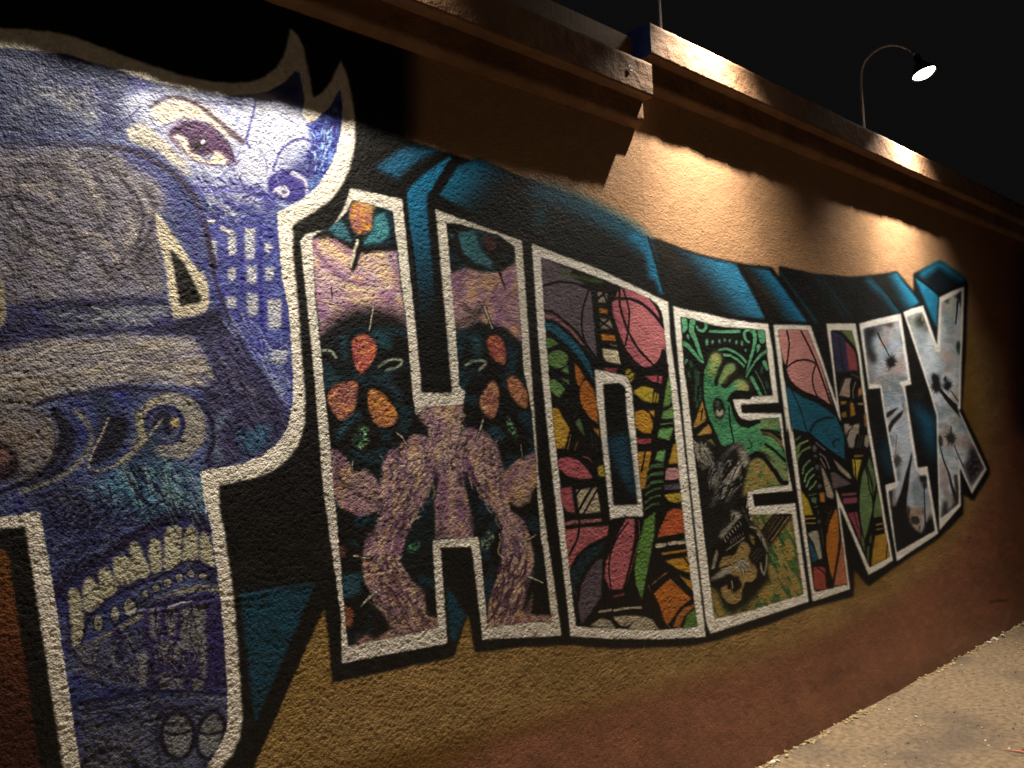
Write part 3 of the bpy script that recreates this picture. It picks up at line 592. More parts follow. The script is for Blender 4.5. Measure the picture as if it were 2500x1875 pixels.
for t in ('640,1000 760,1060 860,1160 900,1300', '160,1120 300,1100 420,1150', '240,1500 340,1560 360,1640', '700,1400 760,1480 760,1600'): stroke('A', t, 26, 'a09c98', 9, .2, .5)
for t in ('0,1180 160,1200 300,1260 420,1360 460,1500 400,1640', '240,950 330,1040 360,1160 300,1260', '500,940 700,1040 800,1160', '860,1120 930,1240 900,1400 830,1560 860,1659', '0,1380 130,1400 260,1500'): stroke('A', t, 34, '302e3c', 9, .2, .6)
for t in ('60,1120 200,1130 330,1200', '420,1000 520,1060 560,1180 620,1240', '520,1400 620,1440 700,1560', '760,1260 800,1360 760,1480'): stroke('A', t, 36, 'b4aca4', 11, .2, .55)
hatch('A', '0,920 560,920 940,1080 960,1600 0,1650', 90, 100, 10, '4a4752', lambda x, y: 20 + (y - 900) * .08, .5, .4, 3, 10); hatch('A', '0,920 560,920 940,1080 960,1600 0,1650', 80, 80, 9, 'a8a29a', lambda x, y: 20 + (y - 900) * .08, .5, .35, 3, 11)
ring('B', 730, 170, 70, 55, 12, '44424e', 4, a=.7); ring('B', 735, 172, 34, 26, 8, '44424e', 3, a=.6)
hatch('B', '0,640 500,560 1150,560 1280,780 500,860 0,980', 70, 160, 9, '57535c', -8, .18, .5, 2.6, 12); hatch('B', '0,640 500,560 1150,560 1280,780 500,860 0,980', 60, 130, 9, 'b8b2a4', -8, .2, .5, 2.6, 13)
hatch('B', '0,380 1000,340 1040,500 400,540 0,600', 50, 120, 9, '4a4c88', 6, .35, .6, 2.4, 14); hatch('B', '240,390 1000,370 980,470 400,500', 26, 110, 8, '9aa0ac', 4, .3, .6, 2.2, 15)
hatch('B', '1200,480 1400,560 1720,1020 1560,1250 1260,1300 1240,900', 70, 130, 9, '5a5684', 52, .25, .6, 2.4, 16); hatch('B', '1200,480 1400,560 1720,1020 1560,1250 1260,1300 1240,900', 40, 110, 9, '17163a', 52, .25, .7, 2.4, 17)
hatch('B', '1300,420 1560,700 1730,980 1750,700 1700,520', 40, 110, 9, '8898c4', 55, .3, .6, 2.6, 18)
hatch('B', '700,1340 1200,1380 1230,1659 900,1659', 46, 150, 9, '162046', 58, .2, .7, 2.4, 19); hatch('B', '700,1340 1200,1380 1230,1659 900,1659', 40, 130, 9, '86a6b0', 58, .2, .6, 2.4, 20)
hatch('B', '250,1480 640,1450 720,1640 300,1659', 40, 110, 9, '14183a', 35, .5, .6, 2.4, 21); hatch('C', '250,140 900,120 700,300 560,440 340,560', 60, 120, 10, '151a3e', 130, .35, .6, 2.4, 22); hatch('C', '250,140 900,120 700,300 560,440 340,560', 46, 100, 9, '5f6a94', 130, .35, .55, 2.4, 23)
hatch('C', '600,60 1150,0 1200,140 900,180', 30, 120, 9, '1c2a50', 130, .3, .6, 2.4, 24); hatch('C', '900,20 1200,0 1220,160 1000,150', 16, 110, 8, '7a9aa4', 60, .3, .6, 2.2, 25)
hatch('C', '430,960 700,860 860,840 820,1160 600,1140', 46, 80, 9, '23244a', 70, .6, .65, 2, 26); hatch('C', '430,960 700,860 860,840 820,1160 600,1140', 30, 70, 8, '84867e', 70, .6, .55, 2, 27)
hatch('C', '880,680 1340,640 1370,1180 900,1180', 60, 90, 8, '1b183e', 90, .3, .7, 2, 28); hatch('C', '900,700 1240,690 1240,1100 920,1150', 40, 70, 7, '8c8c84', 90, .4, .55, 2, 29)
hatch('C', '460,1230 1370,1220 1370,1400 480,1420', 50, 170, 8, '1a1a38', -8, .12, .6, 2, 30); hatch('C', '500,1420 1000,1340 940,1640 520,1640', 46, 100, 9, '7e8288', -20, .4, .45, 2.4, 31); hatch('C', '500,1420 1000,1340 940,1640 520,1640', 40, 100, 8, '22244a', -20, .4, .55, 2.2, 32)
for t in ('870,930 860,1040 900,1160 1000,1230 1130,1230', '820,960 800,1060 830,1180'): stroke('B', t, 10, '3e4260', 3, .2, .7)
stroke('B', '1000,1290 1080,1380 1190,1400', 14, '7c8cac', 5, .2, .6); stroke('B', '270,1230 240,1330 160,1400', 16, '4e4a54', 6, .2, .7); ring('B', 120, 1180, 215, 195, 14, '2a2838', 5, a=.7, a0=-90, a1=120)

CLIP[0] = None
PG[0] = 1.0
# counter of the P
fill('A', '930,1270 990,1330 1090,1480 1200,1640 B1215,150 B1255,250 B1258,360 B1225,402 B1150,425 B1040,442 B1012,300 B985,80 A950,1450', 'd2cbb6', 2.5, .1, 1, 'counter_outline')
fill('A', '1015,1500 1035,1510 B1110,110 B1210,325 B1195,345 B1085,362 B1062,250 B1040,110', '0b0b0c', 2.5, .3)
fill('B', '-200,200 5,205 22,240 40,400 30,470 0,492 -200,500', 'a59f8a', 3, .1)

# ======== letter O
PG[0] = 1.13; SAT[0] = .84
part('painted_letter', 'painted letter O filled with pink, green and orange abstract shapes outlined in black')
fill('G', '60,315 300,410 600,520 850,640 1165,790 1185,1100 H1052,0 H1226,1536 H900,1553 H560,1548 H312,1532 H140,0 V140,200', WH, 2.4, .1, 1, 0)
OI = 'G135,425 G330,490 G600,590 G850,690 G1010,760 G1085,820 G1115,890 G1130,1000 H1005,0 H1080,800 H1172,1470 H900,1492 H600,1482 H348,1466 H185,0 G175,1100'
ORING = 'V712,505 V870,535 V1050,580 V1090,700 V1135,1200 V1180,1659 H740,0 H805,722 H690,722 H580,742 H500,0 V740,900'
clip('Z', OI, [ORING])
K = '0b0b0c'
fill('Z', OI, K, 2, .3, 1, 'black_ground')
def cell(crop, t, c, k='colour_field', n=.12, sm=False, soft=1.7): fill(crop, t, c, soft, n, 1, k, sm)
cell('G', '135,425 300,500 470,560 480,620 540,680 560,900 590,1080 600,1250 560,1240 440,1060 300,930 150,860', '5b505f')
stroke('G', '150,660 250,630 340,628 450,650 530,690', 20, K); stroke('G', '520,690 470,850 465,1000 500,1130 590,1250', 15, K); stroke('G', '400,560 480,600 540,660 700,760', 60, K, 6); stroke('G', '300,545 450,590 620,625', 34, '3c5a26', 6, a=.8)
cell('G', '150,880 250,905 350,970 430,1060 500,1160 460,1130 350,1010 250,940 152,915', '8a5c66')
stroke('G', '145,855 240,880 330,950 430,1040 520,1160 600,1270', 20, K)
cell('V', '195,20 330,62 470,180 590,320 660,430 695,540 705,640 640,520 540,370 420,250 300,140 195,90', '0f5270')
cell('G', '548,700 670,720 672,800 568,790', '8c8578'); cell('G', '575,912 700,930 720,1010 590,1010', '7d776c')
for t in ('560,710 600,760 670,700', '560,790 640,720 670,800', '585,1010 690,920', '590,920 640,960 710,1010'): stroke('G', t, 15, K, 2, sm=False)
cell('G', '580,838 670,850 682,888 584,872', 'b06a1c'); cell('V', '762,142 918,165 932,226 765,210', 'b06a1c'); cell('V', '775,290 960,322 978,460 830,425 790,370', 'bfb8a0')
stroke('V', '870,250 960,285', 12, '8c8578', 3)
fill('G', '545,700 590,700 640,1250 590,1250', K, 2); stroke('G', '545,690 575,850 595,1000 620,1200', 16, K); stroke('G', '690,740 740,900 760,1100 800,1300', 36, K)
cell('G', '770,680 900,690 1020,770 1100,850 1150,1000 1145,1150 1100,1260 1050,1310 950,1320 880,1280 820,1180 770,1040 720,900 710,800', 'b25c6e', n=.1)
cell('G', '850,780 960,830 1060,930 1130,1040 1120,1180 1050,1310 930,1190 850,1060', 'bc6a74', n=.1)
stroke('G', '720,760 860,765 960,810 1050,890 1120,980', 24, K); stroke('G', '770,670 770,800 800,920 850,1050 930,1180 1055,1310', 17, K); stroke('G', '800,690 845,850 840,1000 815,1140', 13, K); stroke('G', '1120,1180 1100,1250 1050,1310', 22, K); stroke('G', '1020,760 1090,860 1120,980 1160,1000', 26, K)
stroke('G', '700,900 760,1090 850,1230 960,1330 1080,1350 1160,1300', 26, K)
cell('V', '205,185 290,200 355,255 290,275 205,320', '4f7a3c'); ell('V', 338, 405, 108, 92, '557f42', 1.7, k='colour_field', n=.15); cell('V', '370,525 440,470 455,555', '557a48')
cell('V', '240,620 310,600 400,650 425,700 350,802 260,720', '5c8a4c'); cell('V', '360,590 455,610 455,670', '557a48'); stroke('V', '250,560 340,620 420,690', 20, K)
cell('V', '508,445 545,470 610,580 555,690 520,610', 'b0641c'); cell('V', '620,600 700,700 740,850 755,1060 660,990 580,870 558,760 575,660', 'b4661e')
cell('V', '790,490 945,500 930,540 850,530', '94384a')
cell('V', '1025,520 1060,500 1130,570 1080,640 1030,580', 'a8962a'); stroke('V', '1040,560 1100,520', 12, K); stroke('V', '1060,610 1120,570', 10, K)
cell('V', '1098,735 1150,695 1220,678 1310,705 1295,850 1200,822', 'b09c24'); cell('V', '1322,735 1365,760 1355,845 1300,845', 'a8942a'); stroke('V', '1340,740 1325,845', 8, K)
cell('V', '1215,580 1300,570 1395,560 1395,655 1300,632', 'ac4a5c'); stroke('V', '1355,560 1345,650', 14, K)
cell('V', '1110,950 1150,925 1210,918 1270,955 1300,1040 1305,1100 1280,1162 1190,1145 1125,1090', 'b4801c'); cell('V', '1265,925 1320,920 1315,1000', 'a8801c')
cell('V', '1455,590 1500,570 1510,800 1470,870 1405,892 1425,760', '5f8f42'); cell('V', '1410,930 1520,880 1530,1010 1388,1008', '5f8f4c'); stroke('V', '1380,1060 1520,1045', 16, '4a7448', 2); cell('V', '1372,1105 1510,1098 1475,1225 1345,1195', '62a052')
cell('V', '1350,1340 1435,1315 1415,1445 1322,1430', '5e9a54'); cell('V', '1510,1265 1560,1240 1570,1460 1460,1465', 'b08a24'); cell('V', '1450,1510 1580,1500 1590,1620 1430,1625', 'b87c7c')
for y in (1485, 1565, 1640): stroke('V', f'1290,{y+8} 1400,{y}', 26, '365c34', 3)
cell('V', '1128,1208 1292,1208 1280,1262 1140,1262', 'a04050')
cell('V', '1140,1350 1212,1345 1205,1430 1160,1540 1150,1440', 'b07a20'); cell('V', '1232,1345 1290,1340 1250,1560 1220,1720 1170,1720 1205,1500', 'b07a20')
cell('V', '275,890 340,900 465,1115 415,1305 315,1312 285,1100', 'b8902a'); stroke('V', '480,1140 420,1320', 14, K); stroke('V', '470,1170 440,1310', 14, '8a6420', 2); stroke('V', '540,1240 510,1320', 14, '6c4a1c', 2)
cell('V', '515,1040 570,1000 622,1195 560,1120', '4c6c42')
for t in ('400,870 440,810', '440,930 490,860', '500,1010 540,920', '680,1150 690,1300', '720,1180 740,1330'): stroke('V', t, 9, '3c443c', 3, a=.8)
cell('V', '740,1500 800,1470 830,1600 750,1590', '9c8a24'); cell('V', '690,1100 760,1110 765,1200', '9c6a1c')
cell('H', '205,365 245,330 300,320 370,345 420,395 465,465 380,472 290,450', 'ae5262', n=.15); stroke('V', '600,1390 640,1400 680,1440', 12, '8a4a54', 3)
cell('H', '225,535 320,522 345,705 290,690 240,620', 'a04e5a'); cell('H', '350,545 490,525 515,695 372,708', 'a89f88')
stroke('H', '345,580 390,520', 12, K); stroke('H', '360,690 460,520', 16, K); stroke('H', '400,700 490,545', 12, K)
cell('H', '255,762 330,748 520,735 525,757 260,782', 'a06670'); cell('H', '258,815 400,795 570,785 562,850 430,915 350,990 295,1100 270,930', 'ae5a66', n=.12); stroke('H', '370,730 360,860 300,985', 13, K)
cell('H', '500,1010 530,1010 520,1260 450,1370 385,1452 362,1330 385,1180 430,1090', '574c5c'); cell('H', '540,890 540,940 420,1060 340,1200 330,1450 300,1200 300,1110 400,960', '0f2830')
for t in ('330,1110 370,1160', '370,1040 400,1090', '420,980 440,1030', '470,930 490,980', '330,1200 350,1250'): stroke('H', t, 12, '15394a', 3)
cell('H', '685,740 745,738 745,860 720,1010 665,1215 575,1215 540,1120 555,1020 600,930 640,830', 'ae5866', n=.12)
stroke('H', '700,760 630,860 585,960 570,1080 585,1210', 9, K); stroke('H', '770,750 775,860 740,1000 690,1170', 6, '8a4450'); stroke('H', '752,750 750,880 720,1030 680,1200', 7, K); stroke('H', '605,1262 670,1245', 16, '7a3438', 2)
cell('H', '815,745 885,688 880,840 850,1000 825,1130 795,1285 755,1190 745,1080 765,930', '55883a', n=.12)
for y in (375, 430, 490, 540, 590, 640): stroke('H', f'{830-(y-375)*.06:.0f},{y+36} {870-(y-375)*.04:.0f},{y+4} {935-(y-375)*.1:.0f},{y-8}', 13, '416a3a', 3)
cell('H', '955,700 1000,672 1080,668 1090,830 990,850 900,866 915,800', 'b4512a', n=.12); stroke('H', '910,800 960,690', 10, K)
for t in ('895,920 948,912', '978,905 1022,898', '1045,900 1082,892'): stroke('H', t, 26, 'b4ac98', 2, k='white_square')
stroke('H', '935,972 1020,962 1110,948', 18, 'a8741c', 2); cell('H', '945,1020 1115,992 1135,1110 1040,1080', 'b4801c'); cell('H', '1015,1108 1145,1165 1150,1250', 'a87420'); stroke('H', '1080,1000 1130,1070', 10, K)
cell('H', '985,1142 1130,1278 1060,1330 985,1440 960,1455 920,1340 875,1240', 'b4641e', n=.12); cell('H', '1005,1470 1030,1400 1080,1340 1150,1310 1150,1330 1080,1400 1050,1475', 'a8602c'); cell('H', '1172,1325 1172,1470 1070,1476 1100,1392', '4f7c34')
stroke('H', '840,1190 880,1330 980,1470', 10, '7a4a2c', 3); stroke('H', '860,1180 960,1100', 10, '80582c', 3); stroke('H', '945,1050 1020,1110 1140,1250', 24, K); stroke('H', '830,1200 900,1370 970,1480', 16, K)
cell('H', '440,1458 520,1408 580,1425 620,1478', 'a39c88'); cell('H', '598,1402 700,1390 800,1395 690,1465 650,1462', 'a8a08c'); cell('H', '700,1480 760,1415 810,1398 870,1420 915,1495', 'aaa28c')
stroke('H', '505,1365 580,1352', 17, 'a8a08c', 2); stroke('H', '605,1355 690,1342 785,1335', 17, 'a8a08c', 2)
cell('H', '958,402 1045,392 1052,470 950,476', 'b07c80'); cell('H', '945,512 1052,500 1055,540 948,548', '544a5c'); cell('H', '945,575 1060,558 1070,622 1020,632 975,620', 'b0982a')
cell('H', '755,292 852,282 835,400 810,470 775,560', 'a8781c'); stroke('H', '815,290 790,420', 10, K)
CLIP[0] = None
fill('V', '800,655 960,648 1005,672 1022,700 H690,0 H765,640 H605,646 H545,0', '090b0d', 2, .2, 1, 'counter|black and blue hollow in the middle of the O')
fill('H', '560,200 690,150 755,560 740,600 690,560 640,470', '12415c', 14, .15, .95); fill('H', '600,420 640,470 740,600 755,640 605,645', '08090b', 8, .1, .9)

# ======== letter E
part('painted_letter', 'painted letter E filled with a green hand, scrolls and a skeleton playing guitar')
fill('L', '93,33 200,62 400,100 650,160 900,200 1062,210 1112,500 1168,1015 785,1030 800,1112 1196,1120 M1240,0 M1308,330 M905,365 M925,482 M1335,450 M1475,1450 J330,857 M430,1659 M240,0', WH, 2.4, .1, 1, 0)
EI = 'L168,138 L300,160 L430,205 L600,240 L800,255 L1030,282 L1060,560 L1112,940 L900,952 L870,985 L800,975 L700,985 L720,1060 L770,1160 L860,1188 L1000,1172 L1165,1165 L1250,1659 M1270,270 M1000,300 M850,340 M850,420 M870,560 M1000,570 M1300,560 M1422,1375 M1000,1500 M800,1560 M515,1625 M318,0 L240,900 L205,700'
clip('Z', EI)
fill('L', EI, '0e120f', 2, .3, 1, 'black_ground')
GR = '4b9a70'
fill('M', '800,0 1300,-60 1300,320 870,340 800,400 790,300', '8d8348', 6, .12, 1, 'speckled_field|ochre field with green specks between the arms of the E'); mottle('4a7440', .1, 2, .8, .35, 60, 1, 2.0, .2); mottle('1f7a4c', .5, 2, .8, .3, 61); mottle('b08c44', .1, 3, .7, .4, 62)
fill('M', '880,560 1000,540 1300,540 1430,1400 1000,1520 500,1660 480,1300 700,1400 900,1250 1050,1000', '8d7f42', 6, .12, 1, 'speckled_field|ochre and green streaked field at the foot of the E'); mottle('3f6e3c', .0, 2, .85, .35, 63, .7, 2.2, -.5); mottle('b08844', .15, 3, .7, .4, 64, .8, 2, -.5); mottle('1f5a40', .4, 2, .8, .3, 65, .7, 2.4, -.5)
stroke('M', '560,1400 700,1560 900,1500', 90, '4c4a24', 24, .2, .6)
# green scrolls
def scr(t, w1=34, w2=None, c=GR): stroke('L', t, w1 + 14, K, 3, .1, .9, w2=None if w2 is None else w2 + 14); stroke('L', t, w1, c, 2.2, .15, 1, w2=w2, k='green_scroll')
scr('290,190 280,280 320,370 350,460 395,600', 62, 30); scr('205,410 250,440 300,500 360,570 400,600', 50, 22); scr('205,180 215,240 200,280', 62, 40)
scr('420,200 425,240 395,285 350,270 330,235', 34, 22); scr('470,285 600,290 760,285', 30, 34); scr('880,270 920,310 920,400 890,520 860,620 835,745', 52, 18); scr('1040,490 980,530 930,590 880,660 835,745', 36, 16)
scr('860,395 830,370 815,320 830,280 880,265', 30, 30); scr('990,300 1000,380', 80, 60); scr('560,475 640,465 720,500 790,550 830,600', 26, 26); scr('610,525 680,535 760,590 810,640', 30, 22)
scr('890,760 940,850 985,940', 40, 30); scr('960,440 950,490', 44, 20); scr('1020,600 1050,670', 44, 30); scr('930,690 980,780 1040,920', 10, 8, '5a9a78'); scr('240,330 250,360', 30, 20); scr('230,580 220,600', 30, 30, '3f7c5c')
for x, y, a, b_ in ((438, 400, 16, 40), (495, 395, 12, 22), (565, 390, 12, 22), (620, 378, 12, 16), (670, 385, 12, 18), (735, 400, 12, 20), (793, 412, 12, 26), (830, 480, 10, 16)): ell('L', x, y, a, b_, '63a488', 2, n=.2)
for t in ('320,680 330,800 320,980', '350,700 350,820', '375,860 370,980', '340,1000 340,1050', '250,700 260,740', '270,600 280,640', '1000,650 990,700', '1050,850 1040,800'): stroke('L', t, 24, '2f5c48', 5, .2, .8)
cell('L', '392,985 415,1060 440,1140 420,1200 298,1285 320,1200 360,1090', 'a87c30', 'amber_ray'); stroke('L', '300,1290 450,1200', 22, K); cell('L', '455,1225 492,1290 480,1325 335,1345', 'b08440', 'amber_ray'); stroke('L', '380,1180 395,1070', 10, K); cell('L', '425,1410 480,1375 570,1500 540,1530 480,1480', '7a7438', 'amber_ray')
# green hand
HAND = '470,560 500,522 540,510 575,540 580,600 550,660 525,740 510,800 540,850 560,780 590,700 630,630 670,612 715,625 730,670 690,710 640,740 600,800 590,850 640,860 700,800 770,775 830,800 862,860 850,900 800,890 740,890 690,920 665,960 680,1040 700,1130 760,1230 860,1265 960,1210 1020,1180 1200,1150 1240,1300 1100,1280 1010,1270 1000,1330 1090,1360 1180,1450 1260,1600 1240,1680 1150,1640 1060,1540 960,1500 880,1530 830,1545 800,1450 715,1420 600,1450 540,1330 490,1230 450,1130 420,1000 405,850 415,700 440,620'
stroke('L', HAND + ' 470,560', 44, K, 3, sm=False)
fill('L', HAND, '3c8a5e', 2, .14, 1, 'green_hand|green hand with yellow fingertips and an eye in the palm', True); mottle('2c6e50', .1, 1, .6, .5, 66); mottle('5aa46c', .2, 2, .5, .4, 67)
stroke('L', '485,700 530,560', 70, 'a4a050', 20, .2, .8); ell('L', 530, 560, 40, 46, 'b49c58', 12); stroke('L', '600,780 640,690', 50, 'a4a050', 16, .2, .8); ell('L', 682, 660, 40, 36, 'b89c5c', 12); ell('L', 790, 830, 62, 44, 'b0a458', 14, 30); ell('L', 815, 860, 32, 30, 'bc8c44', 9)
stroke('L', '1010,1290 1100,1340 1200,1440', 60, '90924e', 16, .2, .7); stroke('L', '1020,1480 1120,1560 1220,1659', 60, '84904a', 18, .2, .8); stroke('L', '1010,1200 1100,1220 1200,1210', 70, '7c7c48', 14, .2, .8)
stroke('M', '1120,40 1180,110 1240,200', 70, '7c8a58', 12, .2, .9); stroke('M', '1110,20 1170,130 1230,230', 20, '44785c', 8, .2, .8)
stroke('L', '990,1285 1100,1310 1200,1380', 22, K, 3); stroke('L', '1030,1430 1130,1500 1230,1600', 26, K, 3); stroke('L', '870,1580 910,1550 960,1540 1020,1570 1100,1680 M1120,120 M1190,230 M1240,245', 44, K, 3)
stroke('L', '660,1050 670,1200 690,1310 710,1410', 13, K); stroke('L', '860,1390 890,1430 880,1470 850,1470', 14, '14402c'); ell('L', 855, 1420, 16, 20, '4f9a72')
stroke('L', '660,980 700,930 760,905 860,915', 40, K, 3); stroke('L', '700,1010 720,1090 780,1200 860,1235 960,1200', 34, K, 3)
ell('L', 562, 1070, 58, 112, '0d0f0e', 2, -10, k='palm_eye'); ell('L', 570, 1110, 40, 42, 'a8a492', 4); ell('L', 545, 1020, 22, 30, '5c6a60', 5); ell('L', 572, 1085, 13, 20, K); ell('L', 590, 1100, 10, 10, 'e8e6dc', 2)
# feathers and skeleton
fill('M', '318,-10 L290,1400 L450,1400 L600,1480 L800,1450 L850,1560 M870,0 M850,90 M800,330 M760,480 M700,600 M600,700 M560,830 M450,960 M400,800', '161617', 5, .3, 1, 'feathered_hat|black and grey feathered hat of the painted skeleton'); 
for t, wd, c in (('L340,1450 L420,1480 L470,1580 M420,60', 60, '5c5c56'), ('L600,1560 L680,1480 L760,1430', 44, '5e5e5c'), ('L790,1500 L820,1600 M780,80 M700,180 M620,300', 90, '77766e'), ('M560,40 M600,90 M540,190 M500,260', 50, '5c5c5c'), ('M700,180 M620,260 M560,370', 80, '5e6064'), ('M740,120 M660,260', 50, '8a8a80'), ('M560,340 M520,400 M490,470', 44, '4e5054'), ('M380,60 M460,60', 60, '464642'), ('M400,100 M480,40', 20, '7c7a68'), ('M720,300 M640,420', 40, '4a4a4a')):
    stroke('M', t, wd, c, 9, .45, .95)
hatch('M', '640,20 830,60 760,300 560,420 520,300', 40, 90, 12, 'a8a69c', 125, .2, .7, 2, 40); hatch('M', '640,20 830,60 760,300 560,420 520,300', 30, 90, 12, '0c0c0d', 125, .2, .8, 2, 41); hatch('L', '310,1410 450,1420 520,1560 480,1650 330,1600', 36, 80, 12, '96948a', 60, .5, .7, 2, 42); hatch('M', '480,60 600,60 560,300 440,260', 26, 90, 11, '77777a', 115, .3, .7, 2, 43)
for t in ('M640,60 M600,200 M520,320', 'M720,40 M660,130', 'M840,120 M760,280', 'M480,120 M440,240', 'L520,1500 L560,1600'): stroke('M', t, 18, '121212', 6, .2, .8)
fill('M', '870,860 930,760 1000,750 1060,900 1060,1000 1060,1240 930,1400 800,1500 700,1570 600,1480 560,1350 460,1240 460,1150 500,980 560,880', '0d0b09', 7, .2, .95)
GT = '860,860 820,835 780,850 755,900 740,950 700,985 640,985 600,1000 575,1050 560,1110 620,1150 700,1180 740,1240 700,1300 660,1330 640,1270 580,1310 590,1390 650,1460 730,1475 790,1430 800,1330 830,1250 900,1250 945,1200 955,1130 930,1090 900,1000 890,920'
fill('M', GT, '8f7844', 2, .12, 1, 'guitar|tan guitar played by the painted skeleton', False)
fill('M', '660,1190 760,1190 800,1290 720,1370 690,1330 660,1260', '0e0b08', 3)
cell('M', '870,765 920,790 930,880 900,860 875,810', '8a7446'); stroke('M', '690,1240 700,1310', 12, 'a8a498', 2)
fill('M', '690,515 740,540 780,545 800,590 740,640 690,700 640,760 600,815 555,795 590,730 650,680 690,640 685,580', '8f8c84', 3, .15, 1, 'skull|grey toothed skull of the painted guitar player')
stroke('M', '715,570 700,620', 16, K); fill('M', '780,620 820,640 850,780 740,900 640,930 600,860 700,760', '0f0e0e', 3)
stroke('M', '790,590 700,720 610,810', 9, K)
for i in range(7): stroke('M', f'{770-i*26},{640+i*28} {785-i*26},{668+i*28}', 10, 'a09c90', 1.6)
for i in range(6): stroke('M', f'{800-i*24},{745+i*16} {808-i*24},{775+i*16}', 9, '8a867c', 1.6)
stroke('M', '640,925 700,880 780,830 820,795', 16, '78756e', 2.5); stroke('M', '850,400 840,500', 14, 'a8a68c', 2); stroke('M', '800,500 860,640 900,680 950,690', 26, '3c3c38', 4); stroke('M', '880,560 890,620', 26, '86847a', 3); stroke('M', '880,690 930,700', 20, '9a978c', 2.5); ell('M', 620, 680, 22, 26, '2a2c38', 4)
cell('M', '545,915 560,960 520,1120 480,1135 500,1050 525,950', '87826f', 'arm_bone'); fill('M', '470,1245 480,1215 560,1150 640,1105 690,1090 690,1150 600,1200', '8f8c84', 3, .12, 1, 'arm_bone'); stroke('M', '480,1130 560,1110 680,1075', 13, K)
fill('M', '720,1090 760,1040 800,1015 850,1035 870,1080 880,1140 860,1140 830,1095 830,1145 810,1150 800,1110 800,1210 785,1150 760,1120 720,1130', '96938a', 2.5, .12, 1, 'hand_bone')
for t in ('800,1050 840,1080 865,1130', '780,1080 815,1110 825,1150', '770,1090 790,1150 800,1215'): stroke('M', t, 6, '2c2a28', 1.5)
stroke('M', '975,760 1010,830 1045,935', 60, '8f8d84', 4, .15, 1, k='arm_bone', w2=22); stroke('M', '990,790 1000,870 1030,950', 8, '15130f', 2); stroke('M', '985,1060 995,1130 1015,1170', 22, '8c8a80', 3); stroke('M', '1045,970 1040,1080 1020,1170', 18, '8c8a80', 3)
for dx, c in ((0, '1a1510'), (55, '1a1510'), (110, '1a1510')): stroke('M', f'{1010+dx*.6:.0f},{720+dx} {1140+dx*1.1:.0f},{545-dx*.05:.0f}', 34, c, 3, sm=False)
fill('M', '985,740 1130,560 1300,525 1300,600 1080,900 1040,830', '1b1610', 3, .2, .85)
for t, c in (('1060,740 1160,590', '5c5440'), ('1070,790 1210,590', '5c5440'), ('1090,830 1270,580', '96845a'), ('1030,700 1130,575', '4a4434')): stroke('M', t, 12, c, 2.5)
fill('M', '860,990 900,900 980,860 1050,940 950,1060 900,1080', '120f0c', 3); 
for t in ('890,990 970,900', '910,1020 990,920', '930,1040 1010,960'): stroke('M', t, 8, '4c4638', 2)
CLIP[0] = None
fill('L', '783,1045 1200,1012 1225,1095 800,1115', '0a0a0b', 2, .2); fill('M', '903,366 1340,328 1352,442 925,482', '0a0a0b', 2, .2)

# ======== letter N
part('painted_letter', 'painted letter N filled with pink, blue, orange and green shapes and checkered bands')
fill('N', '48,185 300,183 552,198 905,1240 760,168 1160,165 1225,560 O1012,0 O1246,1366 O1130,1440 O1000,1512 O705,815 J1172,588 J945,662 O415,1659 O180,0 N230,1659', WH, 2.4, .1, 1, 0)
NI = 'N110,248 N300,246 N512,258 N700,740 N960,1500 N895,1000 N818,262 N980,255 N1112,268 N1190,600 N1330,1659 O1130,850 O1215,1325 O1010,1440 O850,1080 O665,640 O690,830 O790,1625 J1140,562 J965,606 O445,1659 O225,0 N290,1659'
clip('Z', NI)
fill('N', NI, K, 2, .3, 1, 'black_ground')
def cn(t, c, k='colour_field', n=.1, soft=1.4): fill('N', t, c, soft, n, 1, k)
def co(t, c, k='colour_field', n=.1, soft=1.4): fill('O', t, c, soft, n, 1, k)
cn('100,240 520,250 700,740 850,1290 650,1190 400,1060 290,950 235,830 150,560', 'bf7f80', n=.06)
for t, wd in (('225,262 252,380 255,500 222,740', 19), ('420,272 520,470 640,740 830,1275', 22), ('215,770 320,685 450,655 560,675 625,720', 22), ('610,735 575,850 575,980 610,1090 665,1195', 18)): stroke('N', t, wd, '1c0f0c', 1.4)
stroke('N', '190,740 215,900 300,1010 450,1110 650,1190 850,1330', 64, '0f0e10', 2)
cn('210,1010 330,1090 450,1170 620,1230 780,1330 900,1440 1000,1659 O760,350 O600,270 O400,80 O225,30', '0f5675', n=.1)
stroke('N', '290,1070 400,1300 500,1620', 13, K, 1.3); stroke('N', '530,1640 600,1520 720,1450 850,1440', 34, '0c2430', 2.5); stroke('N', '585,1659 650,1560 760,1500', 8, '15506c', 1.5); stroke('O', '650,210 640,160 700,130', 20, '0b2836', 3)
stroke('O', '400,90 560,230 760,370', 40, K, 2); stroke('O', '230,50 380,80', 34, K, 2)
for t, c in (('250,250 300,185 380,150', '6f8c50'), ('262,370 310,270 400,215', '5f8446'), ('300,200 260,330', '5c7c44'), ('330,480 345,410 400,350', '5c8450'), ('350,560 370,490 430,430', '5f8a5c'), ('368,610 400,540 445,490', '5f8a5c'), ('400,640 440,600 465,560', '5f8a5c'), ('250,150 300,110', '44583c'), ('400,700 465,690', '40583a')):
    stroke('O', t, 22, c, 2, .15, 1, k='green_band')
co('415,725 475,730 470,790 430,770', '5f8a68'); stroke('O', '450,820 480,815', 14, '5a6a68', 2); stroke('O', '485,860 490,885', 14, '4a5a58', 2); ell('O', 500, 970, 15, 22, '5c6864', 2)
for x, y, a, b_ in ((455, 230, 22, 38), (462, 306, 20, 15), (480, 420, 22, 30), (505, 612, 24, 24), (500, 520, 12, 10)): ell('O', x, y, a, b_, '55505a', 2)
